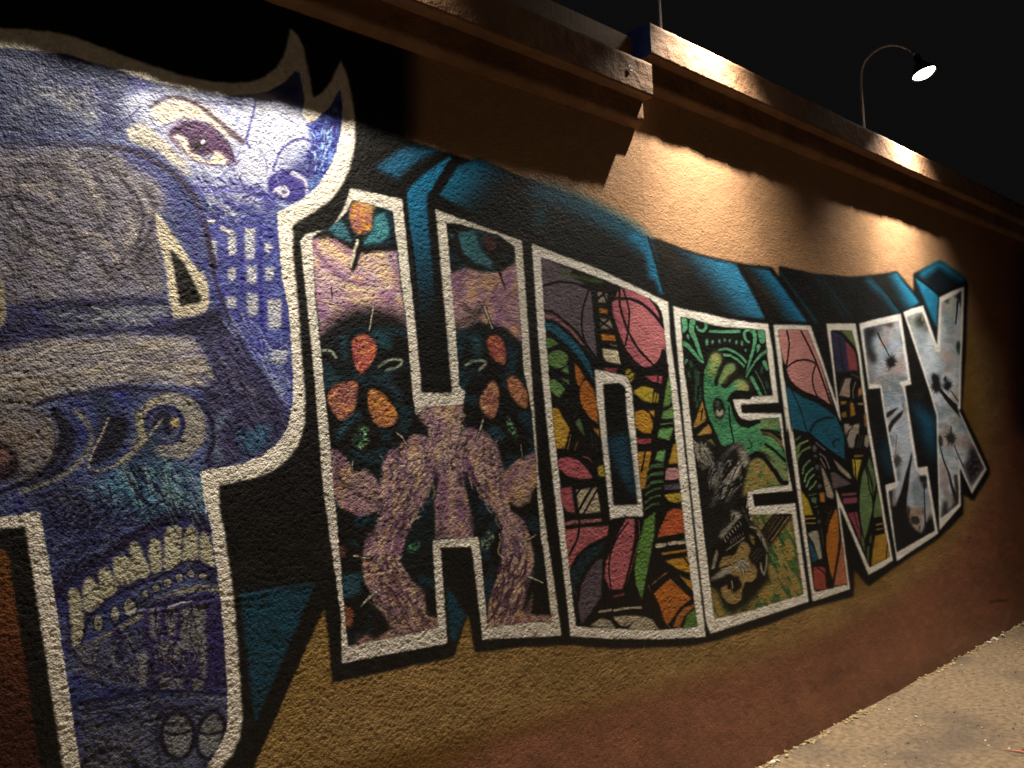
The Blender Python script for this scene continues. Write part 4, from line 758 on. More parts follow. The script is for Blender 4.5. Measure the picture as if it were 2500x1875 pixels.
co('500,678 552,676 558,775 512,770', 'b4742c'); co('512,390 545,440 600,560 650,700 640,745 575,720 545,560', '9c9080'); stroke('O', '505,280 560,330 600,430', 16, '6c6870', 2); stroke('O', '510,330 560,420', 14, '7c7670', 2); stroke('O', '470,170 550,240', 18, '5a5660', 2)
co('635,330 700,390 800,480 830,545 790,530 700,450', '98907e'); co('612,470 655,470 825,590 690,625 640,640', '5c525a'); co('725,690 870,672 880,700 720,715', '8a5064'); co('735,735 885,722 885,780 745,795', '8c405c'); co('785,885 885,868 910,1000 920,1200 870,1060', '8c3c50'); stroke('O', '850,880 890,1050', 6, K, 1)
co('300,640 330,670 390,760 442,905 345,912', 'b09a1e'); stroke('O', '360,938 455,935', 15, 'a89034', 1.5); stroke('O', '370,985 460,985', 14, '8c8034', 1.5)
co('385,1095 440,1065 490,1060 510,1180 532,1345 492,1352 450,1200', '9a9a8c', 'white_field'); co('390,1130 440,1230 495,1350 430,1390', '14506c')
co('672,828 695,930 705,1100 690,1260 665,1420 640,1565 605,1460 570,1280 575,1120 610,960', 'b4681c', n=.1); co('718,1120 745,1200 790,1600 650,1625 680,1420 705,1250', 'b4684a'); co('440,1435 500,1425 560,1440 575,1659 450,1659', '9c3e34')
for t, wd in (('705,1040 712,1200 680,1400 630,1620', 9), ('480,1430 560,1510 600,1659', 12), ('560,900 590,1080', 6), ('510,1020 560,1250 610,1600', 22), ('600,1600 640,1659', 20)): stroke('O', t, wd, K, 1.4)
stroke('O', '560,860 600,900', 10, '4c2c20', 3); stroke('O', '520,1040 540,1200', 8, '4c5440', 2); stroke('O', '620,850 570,1000', 10, '5c2c18', 2)
co('962,412 1000,500 1035,650 1040,850 1000,1020 962,1160 920,1000 905,850 905,700 925,520', '5c7c4c', n=.12); co('1005,310 1060,480 1075,600 1050,720 1035,560 985,400', '506e44', n=.12); co('1090,620 1150,850 1140,920 1050,930 1055,800', '587848', n=.12)
co('920,1080 955,1160 965,1290 930,1200', '4f6c44'); co('985,1230 1010,1210 1000,1400 980,1400', '4a6440'); co('1010,1120 1030,1100 1030,1180 1010,1200', '4a6440')
for t in ('945,400 985,500 1000,620 1045,760', '1080,590 1050,800 1010,1000 960,1180', '925,420 905,560 890,700 900,900 925,1050'): stroke('O', t, 11, K, 1.3)
co('848,300 945,295 942,312 850,318', 'a08a2c'); co('830,340 930,340 905,440 875,560 845,480', 'b09c28'); stroke('O', '855,340 870,590', 9, K, 1.2); co('765,0 905,0 870,110 850,225 800,225 780,130', '96908a', 'white_field'); co('965,100 1025,80 1010,160 990,225 955,205 955,140', '90887c', 'white_field')
stroke('O', '780,110 800,50 850,0', 12, K, 1.4); stroke('O', '905,90 880,220', 6, '605a56', 1.4); stroke('O', '935,90 905,220', 6, '605a56', 1.4)
co('1065,1115 1195,1080 1225,1330 1025,1420 1040,1270', 'a07820'); stroke('O', '1190,1180 1170,1370', 9, K, 1.3); stroke('O', '1080,1000 1170,985', 20, '8a6c38', 1.5); stroke('O', '1080,1048 1180,1035', 14, '8a6c38', 1.5)
cn('825,280 900,270 1000,360 1030,430 1050,700 1070,820 890,830 860,600', '2b2c4e', n=.15); stroke('N', '935,350 960,600 1010,820', 16, '16162c', 3); stroke('N', '860,560 940,700 1000,820', 12, '1a1a34', 3); stroke('N', '1010,420 1040,620 1060,800', 22, '2b2470', 4)
cn('1022,408 1080,460 1150,545 1195,805 1070,805 1040,620', '8c3c44', n=.1); cn('930,262 1110,265 1200,540 1130,470 1040,370', '58703c', n=.1); stroke('N', '840,262 950,285 1060,400 1170,560 1200,800', 26, '0d0e0f', 2.5)
cn('1005,908 1120,905 1090,1040 1085,1172 930,1140 960,1020', '97827c', n=.1); stroke('N', '1010,905 930,1120', 14, K, 1.5); stroke('N', '1140,880 1095,980 1105,1190', 34, K, 2); stroke('N', '1150,960 1120,1080 1130,1190', 16, '7a6c6c', 2); stroke('N', '1100,850 1210,900', 18, '4c4a46', 3)
cn('1190,1060 1230,1025 1265,1050 1250,1120 1195,1160', 'a4683c'); cn('950,1215 1035,1215 1040,1255 960,1265', '8a6c24'); cn('1080,1225 1130,1240 1160,1400 1090,1435', 'a0741c'); cn('965,1380 1030,1345 1045,1430 975,1440', '8a6c24'); stroke('N', '1200,1250 1280,1250', 34, '8a6c4c', 2); cn('1270,1390 1320,1400 1330,1570 1280,1560', '96603c'); stroke('N', '990,1200 1200,1180', 20, K, 2)
cn('1000,1520 1080,1520 1040,1640 1010,1659', '958c82', 'white_field'); cn('1140,1530 1210,1520 1200,1659 1060,1659', '958c82', 'white_field')
CLIP[0] = None

# ======== letter I
PG[0] = 1.28; SAT[0] = 1.0
part('painted_letter', 'painted letter I filled with a pale sky, palm silhouettes and dark ground')
fill('P', '100,500 300,445 480,405 665,365 805,1322 720,1347 Q565,0 Q670,674 Q765,658 Q875,1340 Q455,1622 Q335,850 Q440,818 Q305,0 P385,1372 P230,1387', WH, 2.2, .1, 1, 0)
II = 'P158,568 P400,510 P638,455 P700,850 P760,1265 P640,1290 P690,1380 Q550,0 Q600,400 Q650,700 Q700,750 Q752,738 Q840,1310 Q455,1530 Q372,912 Q450,880 Q470,850 Q330,80 P400,1330 P235,1312'
clip('Z', II)
fill('Z', II, '949fb2', 2, .1, 1, 'sky_field'); mottle('a8948f', .1, 1, .7, .6, 70); mottle('7890a2', .1, 1, .7, .6, 71); mottle('b2b2ae', .3, 2, .6, .5, 72)
fill('P', '150,560 330,530 420,540 350,620 280,700 260,760 300,860 350,950 320,1050 280,1060 230,980 190,900', '15161a', 9, .2, .95, 'dark_cloud'); fill('P', '210,1000 300,1080 320,1200 300,1300 230,1300', '4a4448', 14, .2, .8)
fill('P', '390,515 480,500 570,478 545,560 480,540', '2a1f1c', 5, .2, .95); stroke('P', '340,560 450,560 560,600', 40, '777680', 16, .2, .6)
def crown(crop, cx, cy, r, seed, c='0e1012', k='palm_tree', sq=1.0):
    rr = random.Random(seed); m = 13; t = []; r = r * 1.4
    for i in range(m * 2):
        an = 2 * math.pi * i / (m * 2) + rr.uniform(-.08, .08); q = r * (rr.uniform(.75, 1.25) if i % 2 == 0 else rr.uniform(.40, .62))
        t.append(f'{cx+q*sq*math.cos(an):.1f},{cy+q*math.sin(an):.1f}')
    fill(crop, ' '.join(t), c, 1.6, .2, .95, k)
stroke('P', '352,630 400,740 450,830 495,930', 22, '201b1a', 1.8, w2=12); crown('P', 525, 1020, 88, 1, sq=.75)
fill('Q', '345,165 355,120 400,92 480,60 420,125 380,160', '1a1c1e', 2, .2, 1, 'palm_leaf'); fill('Q', '380,325 368,260 400,200 470,130 530,88 505,150 430,230', '16181a', 2, .2, 1, 'palm_leaf'); fill('Q', '515,40 520,5 540,160 530,90', '20221f', 2)
stroke('Q', '455,345 445,450 442,560', 6, '3a3c3c', 1.5); crown('Q', 458, 610, 62, 2, '2c3030', sq=.7); stroke('Q', '470,690 470,780', 40, '4c5256', 9, .2, .7)
fill('Q', '607,508 612,560 590,700 575,850 560,980 550,1110 430,1120 470,1000 505,900 540,760 580,620', '121314', 2.2, .2, 1, 'palm_tree|thick black palm trunk rising from the ground in the I')
fill('Q', '370,900 430,900 410,1060 440,1050 500,1000 555,1060 600,1090 605,1240 650,1290 700,1340 725,1300 745,1240 770,1200 800,1120 830,1200 850,1330 450,1560', '121416', 4, .25, 1, 'dark_ground'); fill('Q', '560,1080 640,1070 725,1060 715,1180 690,1320 640,1290 600,1240', '8c7c70', 5, .2, .9); mottle('1c1c1e', .3, 2, .8, .3, 73, .6, 2)
crown('Q', 725, 790, 42, 3, '1e1c1e'); ell('Q', 738, 850, 26, 40, '1e1c1e', 3); stroke('Q', '728,880 735,1040 742,1260', 7, '1a1a1c', 1.5, w2=14); stroke('Q', '370,930 380,1060', 22, '2c2c30', 7, .2, .8); stroke('Q', '420,900 430,1040', 26, '7c8290', 9, .2, .8); stroke('Q', '780,1000 800,1160', 30, '8a8c94', 12, .2, .8)
CLIP[0] = None
# ======== letter X
part('painted_letter', 'painted letter X filled with a pale sky and black palm trees')
fill('P', '695,346 800,300 965,255 1150,785 1180,146 1350,60 1520,0 1490,900 1468,1650 Q1085,88 Q1366,690 Q1215,942 Q1097,675 Q1105,1060 Q885,1312 Q857,150 P1040,1400', WH, 2.2, .1, 1, 0)
XI = 'P738,402 P850,365 P952,345 P1145,870 P1190,885 P1202,212 P1340,140 P1482,50 P1470,600 P1440,1600 Q1064,60 Q1340,680 Q1205,885 Q1086,590 Q1082,1042 Q895,1192 Q872,150 P1060,1390'
clip('Z', XI)
fill('Z', XI, 'a2acbc', 2, .1, 1, 'sky_field'); mottle('b29c9a', .1, 1, .7, .6, 74); mottle('8098ac', .1, 1, .7, .6, 75); mottle('c0c0bc', .25, 1, .6, .5, 76); mottle('a8b8c4', .35, 2, .7, .4, 77)
stroke('P', '1040,900 1130,960 1120,1080', 110, '9aacba', 24, .1, .6); stroke('P', '1220,480 1320,620 1400,760', 70, '868c84', 24, .2, .5); stroke('P', '1260,700 1340,900', 60, '8a8e8c', 24, .2, .5)
fill('P', '730,420 850,380 960,360 1040,600 1010,620 960,560 900,560 860,500 800,540 760,520', '5f655e', 12, .3, .8); fill('P', '880,385 970,360 1035,590 1000,600 960,520 920,560 870,530', '25261f', 6, .3, .85, 'palm_tree'); mottle('8a8c84', .2, 3, .8, .3, 78)
fill('P', '1245,200 1300,165 1345,145 1400,118 1485,55 1485,310 1450,220 1430,180 1400,150 1350,125 1320,190 1298,240', '1c1c18', 3, .2, 1, 'palm_leaf'); stroke('P', '1425,200 1412,350 1398,500', 24, '1e1e1a', 2, w2=14); fill('P', '1300,180 1350,135 1400,170 1410,400 1340,440 1290,300', '979c96', 8, .1, .8); stroke('P', '1425,200 1412,350 1398,500', 22, '1e1e1a', 2, w2=14)
crown('P', 1440, 800, 60, 4, '25302e', sq=.6); ell('P', 1448, 870, 26, 44, '25302e', 3)
crown('P', 1125, 1235, 52, 5, k='palm_tree'); crown('P', 1140, 1340, 92, 6, sq=.75); stroke('P', '1190,1390 1290,1520 1420,1659', 30, '16171a', 2, w2=90); fill('Q', '975,0 1010,0 1050,50 1110,185 1060,120', '16171a', 2)
crown('P', 1262, 1250, 40, 7, sq=.6); crown('P', 1292, 1340, 70, 8, sq=.75); stroke('P', '1330,1400 1380,1470 1430,1540', 10, '1c1d20', 1.4, w2=18)
crown('Q', 893, 385, 44, 9, '20241f', sq=.6); crown('Q', 903, 430, 30, 10, '20241f', sq=.7); crown('Q', 1003, 375, 62, 11, '20251f', sq=.8); stroke('Q', '890,450 930,600 980,730 1010,860 1055,1000', 7, '1a1b1c', 1.5, w2=34, k='palm_tree'); stroke('Q', '1038,450 1075,540 1130,660', 10, '1e1f20', 1.6)
stroke('Q', '1000,260 1020,420', 12, '25292a', 3)
fill('Q', '1195,470 1225,430 1345,660 1205,880 1135,660 1180,600', '1e1b20', 8, .3, .95, 'dark_city'); mottle('7a747a', .3, 3, .8, .3, 79)
stroke('Q', '1050,760 1060,880', 36, '22201f', 5, .2, .9); fill('Q', '1020,1060 1025,930 1060,880 1090,860 1090,1040 895,1200 905,1150 930,1010 965,1010 970,1120', '2a2424', 5, .3, .95, 'dark_city'); stroke('Q', '960,940 1000,1000', 44, '8a7468', 14, .2, .7); stroke('Q', '940,700 960,860', 60, '94898a', 22, .2, .5)
CLIP[0] = None
PG[0] = 1.0


# ---------------------------------------------------------------- paint -> wall texture
def sheet_xy(s, z):
    """layout coordinates (canvas pixels) of a point of the wall"""
    d0 = s; d1 = WALL_D; d2 = z - EYE_H
    dep = np.maximum(d0 * fwd[0] + d1 * fwd[1] + d2 * fwd[2], 0.05)
    px = 1250 + 2060 * (d0 * rt[0] + d1 * rt[1] + d2 * rt[2]) / dep
    py = 937.5 - 2060 * (d0 * upv[0] + d1 * upv[1] + d2 * upv[2]) / dep
    return (px - OX) * S, (py - OY) * S

def sample(img, x, y):
    x = np.clip(x, 0, CW - 1.001); y = np.clip(y, 0, CH - 1.001)
    xi = x.astype(np.int32); yi = y.astype(np.int32)
    fx = (x - xi)[..., None].astype(np.float32); fy = (y - yi)[..., None].astype(np.float32)
    return (img[yi, xi] * (1 - fx) + img[yi, xi + 1] * fx) * (1 - fy) + (img[yi + 1, xi] * (1 - fx) + img[yi + 1, xi + 1] * fx) * fy

SMIN, SMAX, ZMAX = 0.02, 15.0, 3.30
UA = 1.2
def s_to_u(s): return (np.log(s + UA) - math.log(SMIN + UA)) / (math.log(SMAX + UA) - math.log(SMIN + UA))
def u_to_s(u): return np.exp(u * (math.log(SMAX + UA) - math.log(SMIN + UA)) + math.log(SMIN + UA)) - UA
TW, TH = 4096, 2048
uu = (np.arange(TW) + .5) / TW
tex = np.empty((TH, TW, 4), np.float32)
ss = u_to_s(uu)[None, :].astype(np.float32)
for r0 in range(0, TH, 256):
    zz = ((np.arange(r0, r0 + 256) + .5) / TH * ZMAX)[:, None].astype(np.float32)
    sB = np.broadcast_to(ss, (256, TW)); zB = np.broadcast_to(zz, (256, TW))
    jx = 0.0010 * vnoise(sB / 0.006, zB / 0.006, 21) + 0.0012 * vnoise(sB / 0.016, zB / 0.016, 22)
    jz = 0.0010 * vnoise(sB / 0.006, zB / 0.006, 23) + 0.0012 * vnoise(sB / 0.016, zB / 0.016, 24)
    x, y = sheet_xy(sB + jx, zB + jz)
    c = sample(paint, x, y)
    # small specks picked by noise are slightly darker than the paint around them
    pit = np.clip(vnoise(sB / 0.005, zB / 0.005, 25) * .5 + vnoise(sB / 0.011, zB / 0.010, 26) * .5 - 0.42, 0, 1) * 2.2
    c = c * (1 - 0.18 * np.clip(pit, 0, 1))[..., None]
    lin = np.where(c <= 0.04045, c / 12.92, ((c + 0.055) / 1.055) ** 2.4)
    tex[r0:r0 + 256, :, :3] = lin
tex[..., 3] = 1
img = bpy.data.images.new('mural_paint', TW, TH, alpha=False, float_buffer=False)
srgb = np.where(tex[..., :3] <= 0.0031308, tex[..., :3] * 12.92, 1.055 * np.clip(tex[..., :3], 1e-6, 1) ** (1 / 2.4) - 0.055)
tex[..., :3] = srgb
img.pixels.foreach_set(np.clip(tex, 0, 1).ravel())
img.update()
img.pack()
del tex, srgb

# ---------------------------------------------------------------- materials
def nodes_of(name):
    m = bpy.data.materials.new(name); m.use_nodes = True
    nt = m.node_tree; b = nt.nodes['Principled BSDF']
    return m, nt, b

def add_bump(nt, b, layers, strength=1.0):
    """layers: (scale, distance) noise relief in object space"""
    tc = nt.nodes.new('ShaderNodeTexCoord')
    prev = None
    for sc_, dist, det in layers:
        nz = nt.nodes.new('ShaderNodeTexNoise'); nz.inputs['Scale'].default_value = sc_; nz.inputs['Detail'].default_value = det
        nt.links.new(tc.outputs['Object'], nz.inputs['Vector'])
        bp = nt.nodes.new('ShaderNodeBump'); bp.inputs['Strength'].default_value = strength; bp.inputs['Distance'].default_value = dist
        nt.links.new(nz.outputs['Fac'], bp.inputs['Height'])
        if prev: nt.links.new(prev.outputs['Normal'], bp.inputs['Normal'])
        prev = bp
    nt.links.new(prev.outputs['Normal'], b.inputs['Normal'])

def noisy_mat(name, c1, c2, scale, rough, layers, detail=6, c3=None, sc3=1.0, pos=(.35, .65), spec=.5):
    m, nt, b = nodes_of(name)
    tc = nt.nodes.new('ShaderNodeTexCoord')
    nz = nt.nodes.new('ShaderNodeTexNoise'); nz.inputs['Scale'].default_value = scale; nz.inputs['Detail'].default_value = detail
    nt.links.new(tc.outputs['Object'], nz.inputs['Vector'])
    cr = nt.nodes.new('ShaderNodeValToRGB')
    cr.color_ramp.elements[0].position, cr.color_ramp.elements[1].position = pos
    cr.color_ramp.elements[0].color = (*c1, 1); cr.color_ramp.elements[1].color = (*c2, 1)
    nt.links.new(nz.outputs['Fac'], cr.inputs['Fac'])
    out = cr.outputs['Color']
    if c3 is not None:
        n2 = nt.nodes.new('ShaderNodeTexNoise'); n2.inputs['Scale'].default_value = sc3; n2.inputs['Detail'].default_value = 5
        nt.links.new(tc.outputs['Object'], n2.inputs['Vector'])
        r2 = nt.nodes.new('ShaderNodeValToRGB'); r2.color_ramp.elements[0].position = .50; r2.color_ramp.elements[1].position = .72
        nt.links.new(n2.outputs['Fac'], r2.inputs['Fac'])
        mx = nt.nodes.new('ShaderNodeMix'); mx.data_type = 'RGBA'
        nt.links.new(r2.outputs['Color'], mx.inputs['Factor']); nt.links.new(out, mx.inputs['A']); mx.inputs['B'].default_value = (*c3, 1)
        out = mx.outputs['Result']
    nt.links.new(out, b.inputs['Base Color'])
    b.inputs['Roughness'].default_value = rough
    b.inputs['Specular IOR Level'].default_value = spec
    add_bump(nt, b, layers)
    return m

mural_m, nt, b = nodes_of('painted_stucco')
uvn = nt.nodes.new('ShaderNodeUVMap'); uvn.uv_map = 'wall'
ti = nt.nodes.new('ShaderNodeTexImage'); ti.image = img; ti.extension = 'EXTEND'
nt.links.new(uvn.outputs['UV'], ti.inputs['Vector'])
tc = nt.nodes.new('ShaderNodeTexCoord')
gn = nt.nodes.new('ShaderNodeTexNoise'); gn.inputs['Scale'].default_value = 150; gn.inputs['Detail'].default_value = 4
nt.links.new(tc.outputs['Object'], gn.inputs['Vector'])
gr = nt.nodes.new('ShaderNodeMapRange'); gr.inputs['From Min'].default_value = .3; gr.inputs['From Max'].default_value = .7
gr.inputs['To Min'].default_value = .88; gr.inputs['To Max'].default_value = 1.10
nt.links.new(gn.outputs['Fac'], gr.inputs['Value'])
mm = nt.nodes.new('ShaderNodeMix'); mm.data_type = 'RGBA'; mm.blend_type = 'MULTIPLY'; mm.inputs['Factor'].default_value = 1
nt.links.new(ti.outputs['Color'], mm.inputs['A']); nt.links.new(gr.outputs['Result'], mm.inputs['B'])
nt.links.new(mm.outputs['Result'], b.inputs['Base Color'])
b.inputs['Roughness'].default_value = .52
b.inputs['Specular IOR Level'].default_value = .42
add_bump(nt, b, [(210, .0006, 2.0), (380, .0005, 3.0)], 1.0)
vo = nt.nodes.new('ShaderNodeTexVoronoi'); vo.feature = 'SMOOTH_F1'; vo.inputs['Scale'].default_value = 190; vo.inputs['Smoothness'].default_value = .4
nt.links.new(tc.outputs['Object'], vo.inputs['Vector'])
vb = nt.nodes.new('ShaderNodeBump'); vb.invert = True; vb.inputs['Distance'].default_value = .0010; vb.inputs['Strength'].default_value = 1
last = b.inputs['Normal'].links[0].from_socket
nt.links.new(vo.outputs['Distance'], vb.inputs['Height']); nt.links.new(last, vb.inputs['Normal']); nt.links.new(vb.outputs['Normal'], b.inputs['Normal'])

STUC = [(28, .006, 3), (110, .003, 3)]
orange_m = noisy_mat('orange_brown_render', (.21, .115, .065), (.29, .165, .095), 9, .75, STUC, c3=(.17, .09, .05), sc3=3.0, spec=.25)
blue_m = noisy_mat('blue_paint', (.02, .09, .45), (.04, .13, .55), 12, .6, STUC)
black_m = noisy_mat('black_paint', (.006, .006, .007), (.012, .012, .014), 9, .55, STUC)
roof_m = noisy_mat('parapet_top', (.10, .09, .08), (.2, .18, .16), 6, .8, STUC)
conc_m = noisy_mat('worn_concrete', (.16, .116, .072), (.29, .212, .134), 34, .8, [(7, .014, 4), (45, .012, 5), (150, .006, 3)], detail=12, c3=(.09, .074, .062), sc3=1.5, pos=(.34, .62), spec=.4)
kerb_m = noisy_mat('kerb_concrete', (.22, .19, .15), (.34, .30, .24), 20, .8, [(45, .006, 5)])
asph_m = noisy_mat('asphalt', (.035, .034, .033), (.07, .067, .063), 60, .85, [(60, .010, 5)])
sand_m = noisy_mat('crumbled_render', (.26, .20, .10), (.52, .43, .24), 60, .85, [(150, .003, 3)])
chip_m = noisy_mat('pale_chip', (.5, .46, .4), (.7, .66, .6), 60, .8, [(150, .003, 3)])
dchip_m = noisy_mat('dark_grit', (.04, .035, .03), (.10, .085, .07), 60, .8, [(150, .003, 3)])
red_m = noisy_mat('red_marking_paint', (.60, .12, .07), (.75, .2, .12), 60, .7, [(150, .002, 3)])
metal_m, nt, b = nodes_of('grey_galvanised_tube')
nzm = nt.nodes.new('ShaderNodeTexNoise'); nzm.inputs['Scale'].default_value = 70
crm = nt.nodes.new('ShaderNodeValToRGB'); crm.color_ramp.elements[0].color = (.26, .29, .34, 1); crm.color_ramp.elements[1].color = (.36, .39, .44, 1)
nt.links.new(nzm.outputs['Fac'], crm.inputs['Fac']); nt.links.new(crm.outputs['Color'], b.inputs['Base Color'])
b.inputs['Metallic'].default_value = 0; b.inputs['Roughness'].default_value = .5
shade_m, nt, b = nodes_of('dark_enamel_shade')
nzm = nt.nodes.new('ShaderNodeTexNoise'); nzm.inputs['Scale'].default_value = 30
crm = nt.nodes.new('ShaderNodeValToRGB'); crm.color_ramp.elements[0].color = (.02, .018, .016, 1); crm.color_ramp.elements[1].color = (.05, .045, .04, 1)
nt.links.new(nzm.outputs['Fac'], crm.inputs['Fac']); nt.links.new(crm.outputs['Color'], b.inputs['Base Color'])
b.inputs['Roughness'].default_value = .4
glow_m, nt, b = nodes_of('lit_lens')
b.inputs['Base Color'].default_value = (.8, .8, .75, 1)
b.inputs['Emission Color'].default_value = (1, .90, .74, 1); b.inputs['Emission Strength'].default_value = 30

# ---------------------------------------------------------------- mesh helpers
def new_obj(name, verts, faces, mat, parent=None, smooth=False):
    me = bpy.data.meshes.new(name)
    me.from_pydata([tuple(v) for v in verts], [], [tuple(f) for f in faces])
    me.materials.append(mat)
    if smooth: me.polygons.foreach_set('use_smooth', [True] * len(me.polygons))
    o = bpy.data.objects.new(name, me); COL.objects.link(o)
    if parent: o.parent = parent
    return o

def grid_obj(name, V, F, mat, parent, UV=None):
    """V n x 3, F m x 4 numpy arrays"""
    used, inv = np.unique(F.ravel(), return_inverse=True)
    v = V[used]; f = inv.reshape(F.shape)
    me = bpy.data.meshes.new(name)
    me.vertices.add(len(v)); me.vertices.foreach_set('co', v.astype(np.float32).ravel())
    me.loops.add(f.size); me.loops.foreach_set('vertex_index', f.astype(np.int32).ravel())
    me.polygons.add(len(f)); me.polygons.foreach_set('loop_start', np.arange(0, f.size, 4, dtype=np.int32))
    me.polygons.foreach_set('use_smooth', np.ones(len(f), bool))
    if UV is not None:
        uvl = me.uv_layers.new(name='wall')
        uvl.data.foreach_set('uv', UV[used][f.ravel()].astype(np.float32).ravel())
    me.update(calc_edges=True)
    me.materials.append(mat)
    o = bpy.data.objects.new(name, me); COL.objects.link(o)
    if parent: o.parent = parent
    return o

def empty(name, loc, label=None, cat=None, group=None):
    o = bpy.data.objects.new(name, None); COL.objects.link(o); o.location = loc
    if label: o['label'] = label
    if cat: o['category'] = cat
    if group: o['group'] = group
    return o

# ---------------------------------------------------------------- the mural wall
wall = empty('mural_wall', (0, 0, 0), 'long orange stucco wall painted with the giant letters PHOENIX under a projecting coping', 'wall'); wall['kind'] = 'thing'
JOINT = 2.755
# columns about one picture element wide, denser near the camera
cols = [0.02]
while cols[-1] < 15.0:
    s = cols[-1]
    dep = s * fwd[0] + WALL_D * fwd[1]
    step = 0.85 * dep * dep / (844 * 2.15) * 1.0
    cols.append(s + min(max(step, 0.0026), 0.012 if s < 8 else .2))
cols = np.array(cols)
rows = np.concatenate([np.arange(-0.10, 0.55, 0.0060), np.arange(0.55, 2.56, 0.0031), np.arange(2.56, 3.0, 0.0055), np.arange(3.0, 3.2, .02), [3.19]])
rows = np.unique(np.clip(rows, -0.1, 3.19))
NS, NR = len(cols), len(rows)
SG, ZG = np.meshgrid(cols, rows)
dS = np.gradient(cols)[None, :]
fine = np.clip(0.0075 / np.maximum(dS, .0026), .35, 1.0) * 1.0
hgt = stucco_h(SG, ZG, fine)
# joint line of the render coat running along the wall at knee height of the letters
zc = CRACK_Z + 0.004 * vnoise(SG / .12, SG * 0, 8) + 0.002 * vnoise(SG / .02, SG * 0, 9)
dz = ZG - zc
ca = np.clip(.55 + .6 * vnoise(SG / .25, SG * 0, 11), 0.05, 1) * (SG < 1.7) * .3
hgt += ca * (0.0028 * np.exp(-((dz + .005) / .005) ** 2) - 0.0022 * np.exp(-((dz - .004) / .0035) ** 2))
# vertical joint under the step of the coping
hgt += 0.0010 * np.exp(-((SG - JOINT - .045) / .008) ** 2) * (ZG > 2.3)
V = np.stack([SG, -hgt, ZG], -1).reshape(-1, 3)
UV = np.stack([s_to_u(np.clip(SG, SMIN, SMAX)), ZG / ZMAX], -1).reshape(-1, 2)
ii = (np.arange(NR - 1)[:, None] * NS + np.arange(NS - 1)[None, :])
F = np.stack([ii, ii + 1, ii + NS + 1, ii + NS], -1).reshape(-1, 4)
sc_ = 0.5 * (cols[1:] + cols[:-1]); zc_ = 0.5 * (rows[1:] + rows[:-1])
SC, ZC = np.meshgrid(sc_, zc_)
px, py = sheet_xy(SC, ZC)
inside = (px > 0) & (px < CW - 1) & (py > 0) & (py < CH - 1)
fid = np.where(inside, ids[np.clip(py, 0, CH - 1).astype(int), np.clip(px, 0, CW - 1).astype(int)], 0).ravel()
made = {}
order = sorted(range(len(REG)), key=lambda i: (REG[i][2] is not None, i))
for i in order:
    nm, lb, par = REG[i]
    sel = np.nonzero(fid == i)[0]
    if par is None:
        if len(sel) == 0: continue
        o = grid_obj(nm, V, F[sel], mural_m, wall, UV); made[i] = o
    else:
        if len(sel) < 4:
            if len(sel): print('TINY', nm, len(sel))
            continue
        o = grid_obj(nm, V, F[sel], mural_m, made[par], UV); made[i] = o
    if lb: o['label'] = lb
    if nm in ('black_ground', 'dark_ground'): o['kind'] = 'stuff'
print('wall grid', NS, NR, 'sub-parts', len(made))

# body of the wall behind the face, and its continuation to the left of the camera
def box(name, x0, x1, y0, y1, z0, z1, mat, parent):
    v = [(x0, y0, z0), (x1, y0, z0), (x1, y1, z0), (x0, y1, z0), (x0, y0, z1), (x1, y0, z1), (x1, y1, z1), (x0, y1, z1)]
    f = [(0, 3, 2, 1), (4, 5, 6, 7), (0, 1, 5, 4), (1, 2, 6, 5), (2, 3, 7, 6), (3, 0, 4, 7)]
    return new_obj(name, v, f, mat, parent)
box('masonry_core', -6, 14.98, .012, .235, -.1, 2.92, roof_m, wall)
box('black_painted_face', -6, .02, -.001, .010, -.1, 2.92, black_m, wall)

def rough_bar(name, s0, s1, prof, mat, parent, amp=.0035, ds=.012, seg=.012, seed=0, ragged=.0):
    """a bar of hand-trowelled render: profile (y, z) loop swept along x, surface uneven; two end caps"""
    P = []
    n = len(prof)
    for i in range(n):
        a = np.array(prof[i]); c = np.array(prof[(i + 1) % n])
        k = max(int(np.linalg.norm(c - a) / seg), 1)
        for j in range(k): P.append(a + (c - a) * j / k)
    P = np.array(P); m = len(P)
    cen = P.mean(0)
    xs = np.arange(s0, s1 + ds * .5, ds); xs[-1] = s1
    nx = len(xs)
    X = np.repeat(xs, m); Yp = np.tile(P[:, 0], nx); Zp = np.tile(P[:, 1], nx)
    nrm = P - cen; nrm /= np.maximum(np.abs(nrm).max(1, keepdims=True), 1e-6) * 1.2
    per = np.tile(np.arange(m) * seg, nx)
    d = amp * (.55 * vnoise(X / .05, per / .05, 70 + seed) + .35 * vnoise(X / .018, per / .018, 71 + seed) + .8 * vnoise(X / .4, per / .2, 72 + seed))
    V = np.stack([X, Yp + d * np.tile(nrm[:, 0], nx), Zp + d * np.tile(nrm[:, 1], nx)], -1)
    F = []
    a = np.arange(nx - 1)[:, None] * m; j = np.arange(m)[None, :]; j2 = (j + 1) % m
    F = np.stack([a + j, a + j2, a + m + j2, a + m + j], -1).reshape(-1, 4)
    o = grid_obj(name, V, F, mat, parent)
    caps = []
    for e in (0, nx - 1):
        ring_ = V[e * m:(e + 1) * m]
        caps.append(ring_)
    return o, caps

def cap_obj(name, loop, mat, parent, out):
    c = loop.mean(0)
    v = [tuple(p) for p in loop] + [tuple(c)]
    m = len(loop)
    f = [(i, (i + 1) % m, m) for i in range(m)]
    return new_obj(name, v, f, mat, parent)

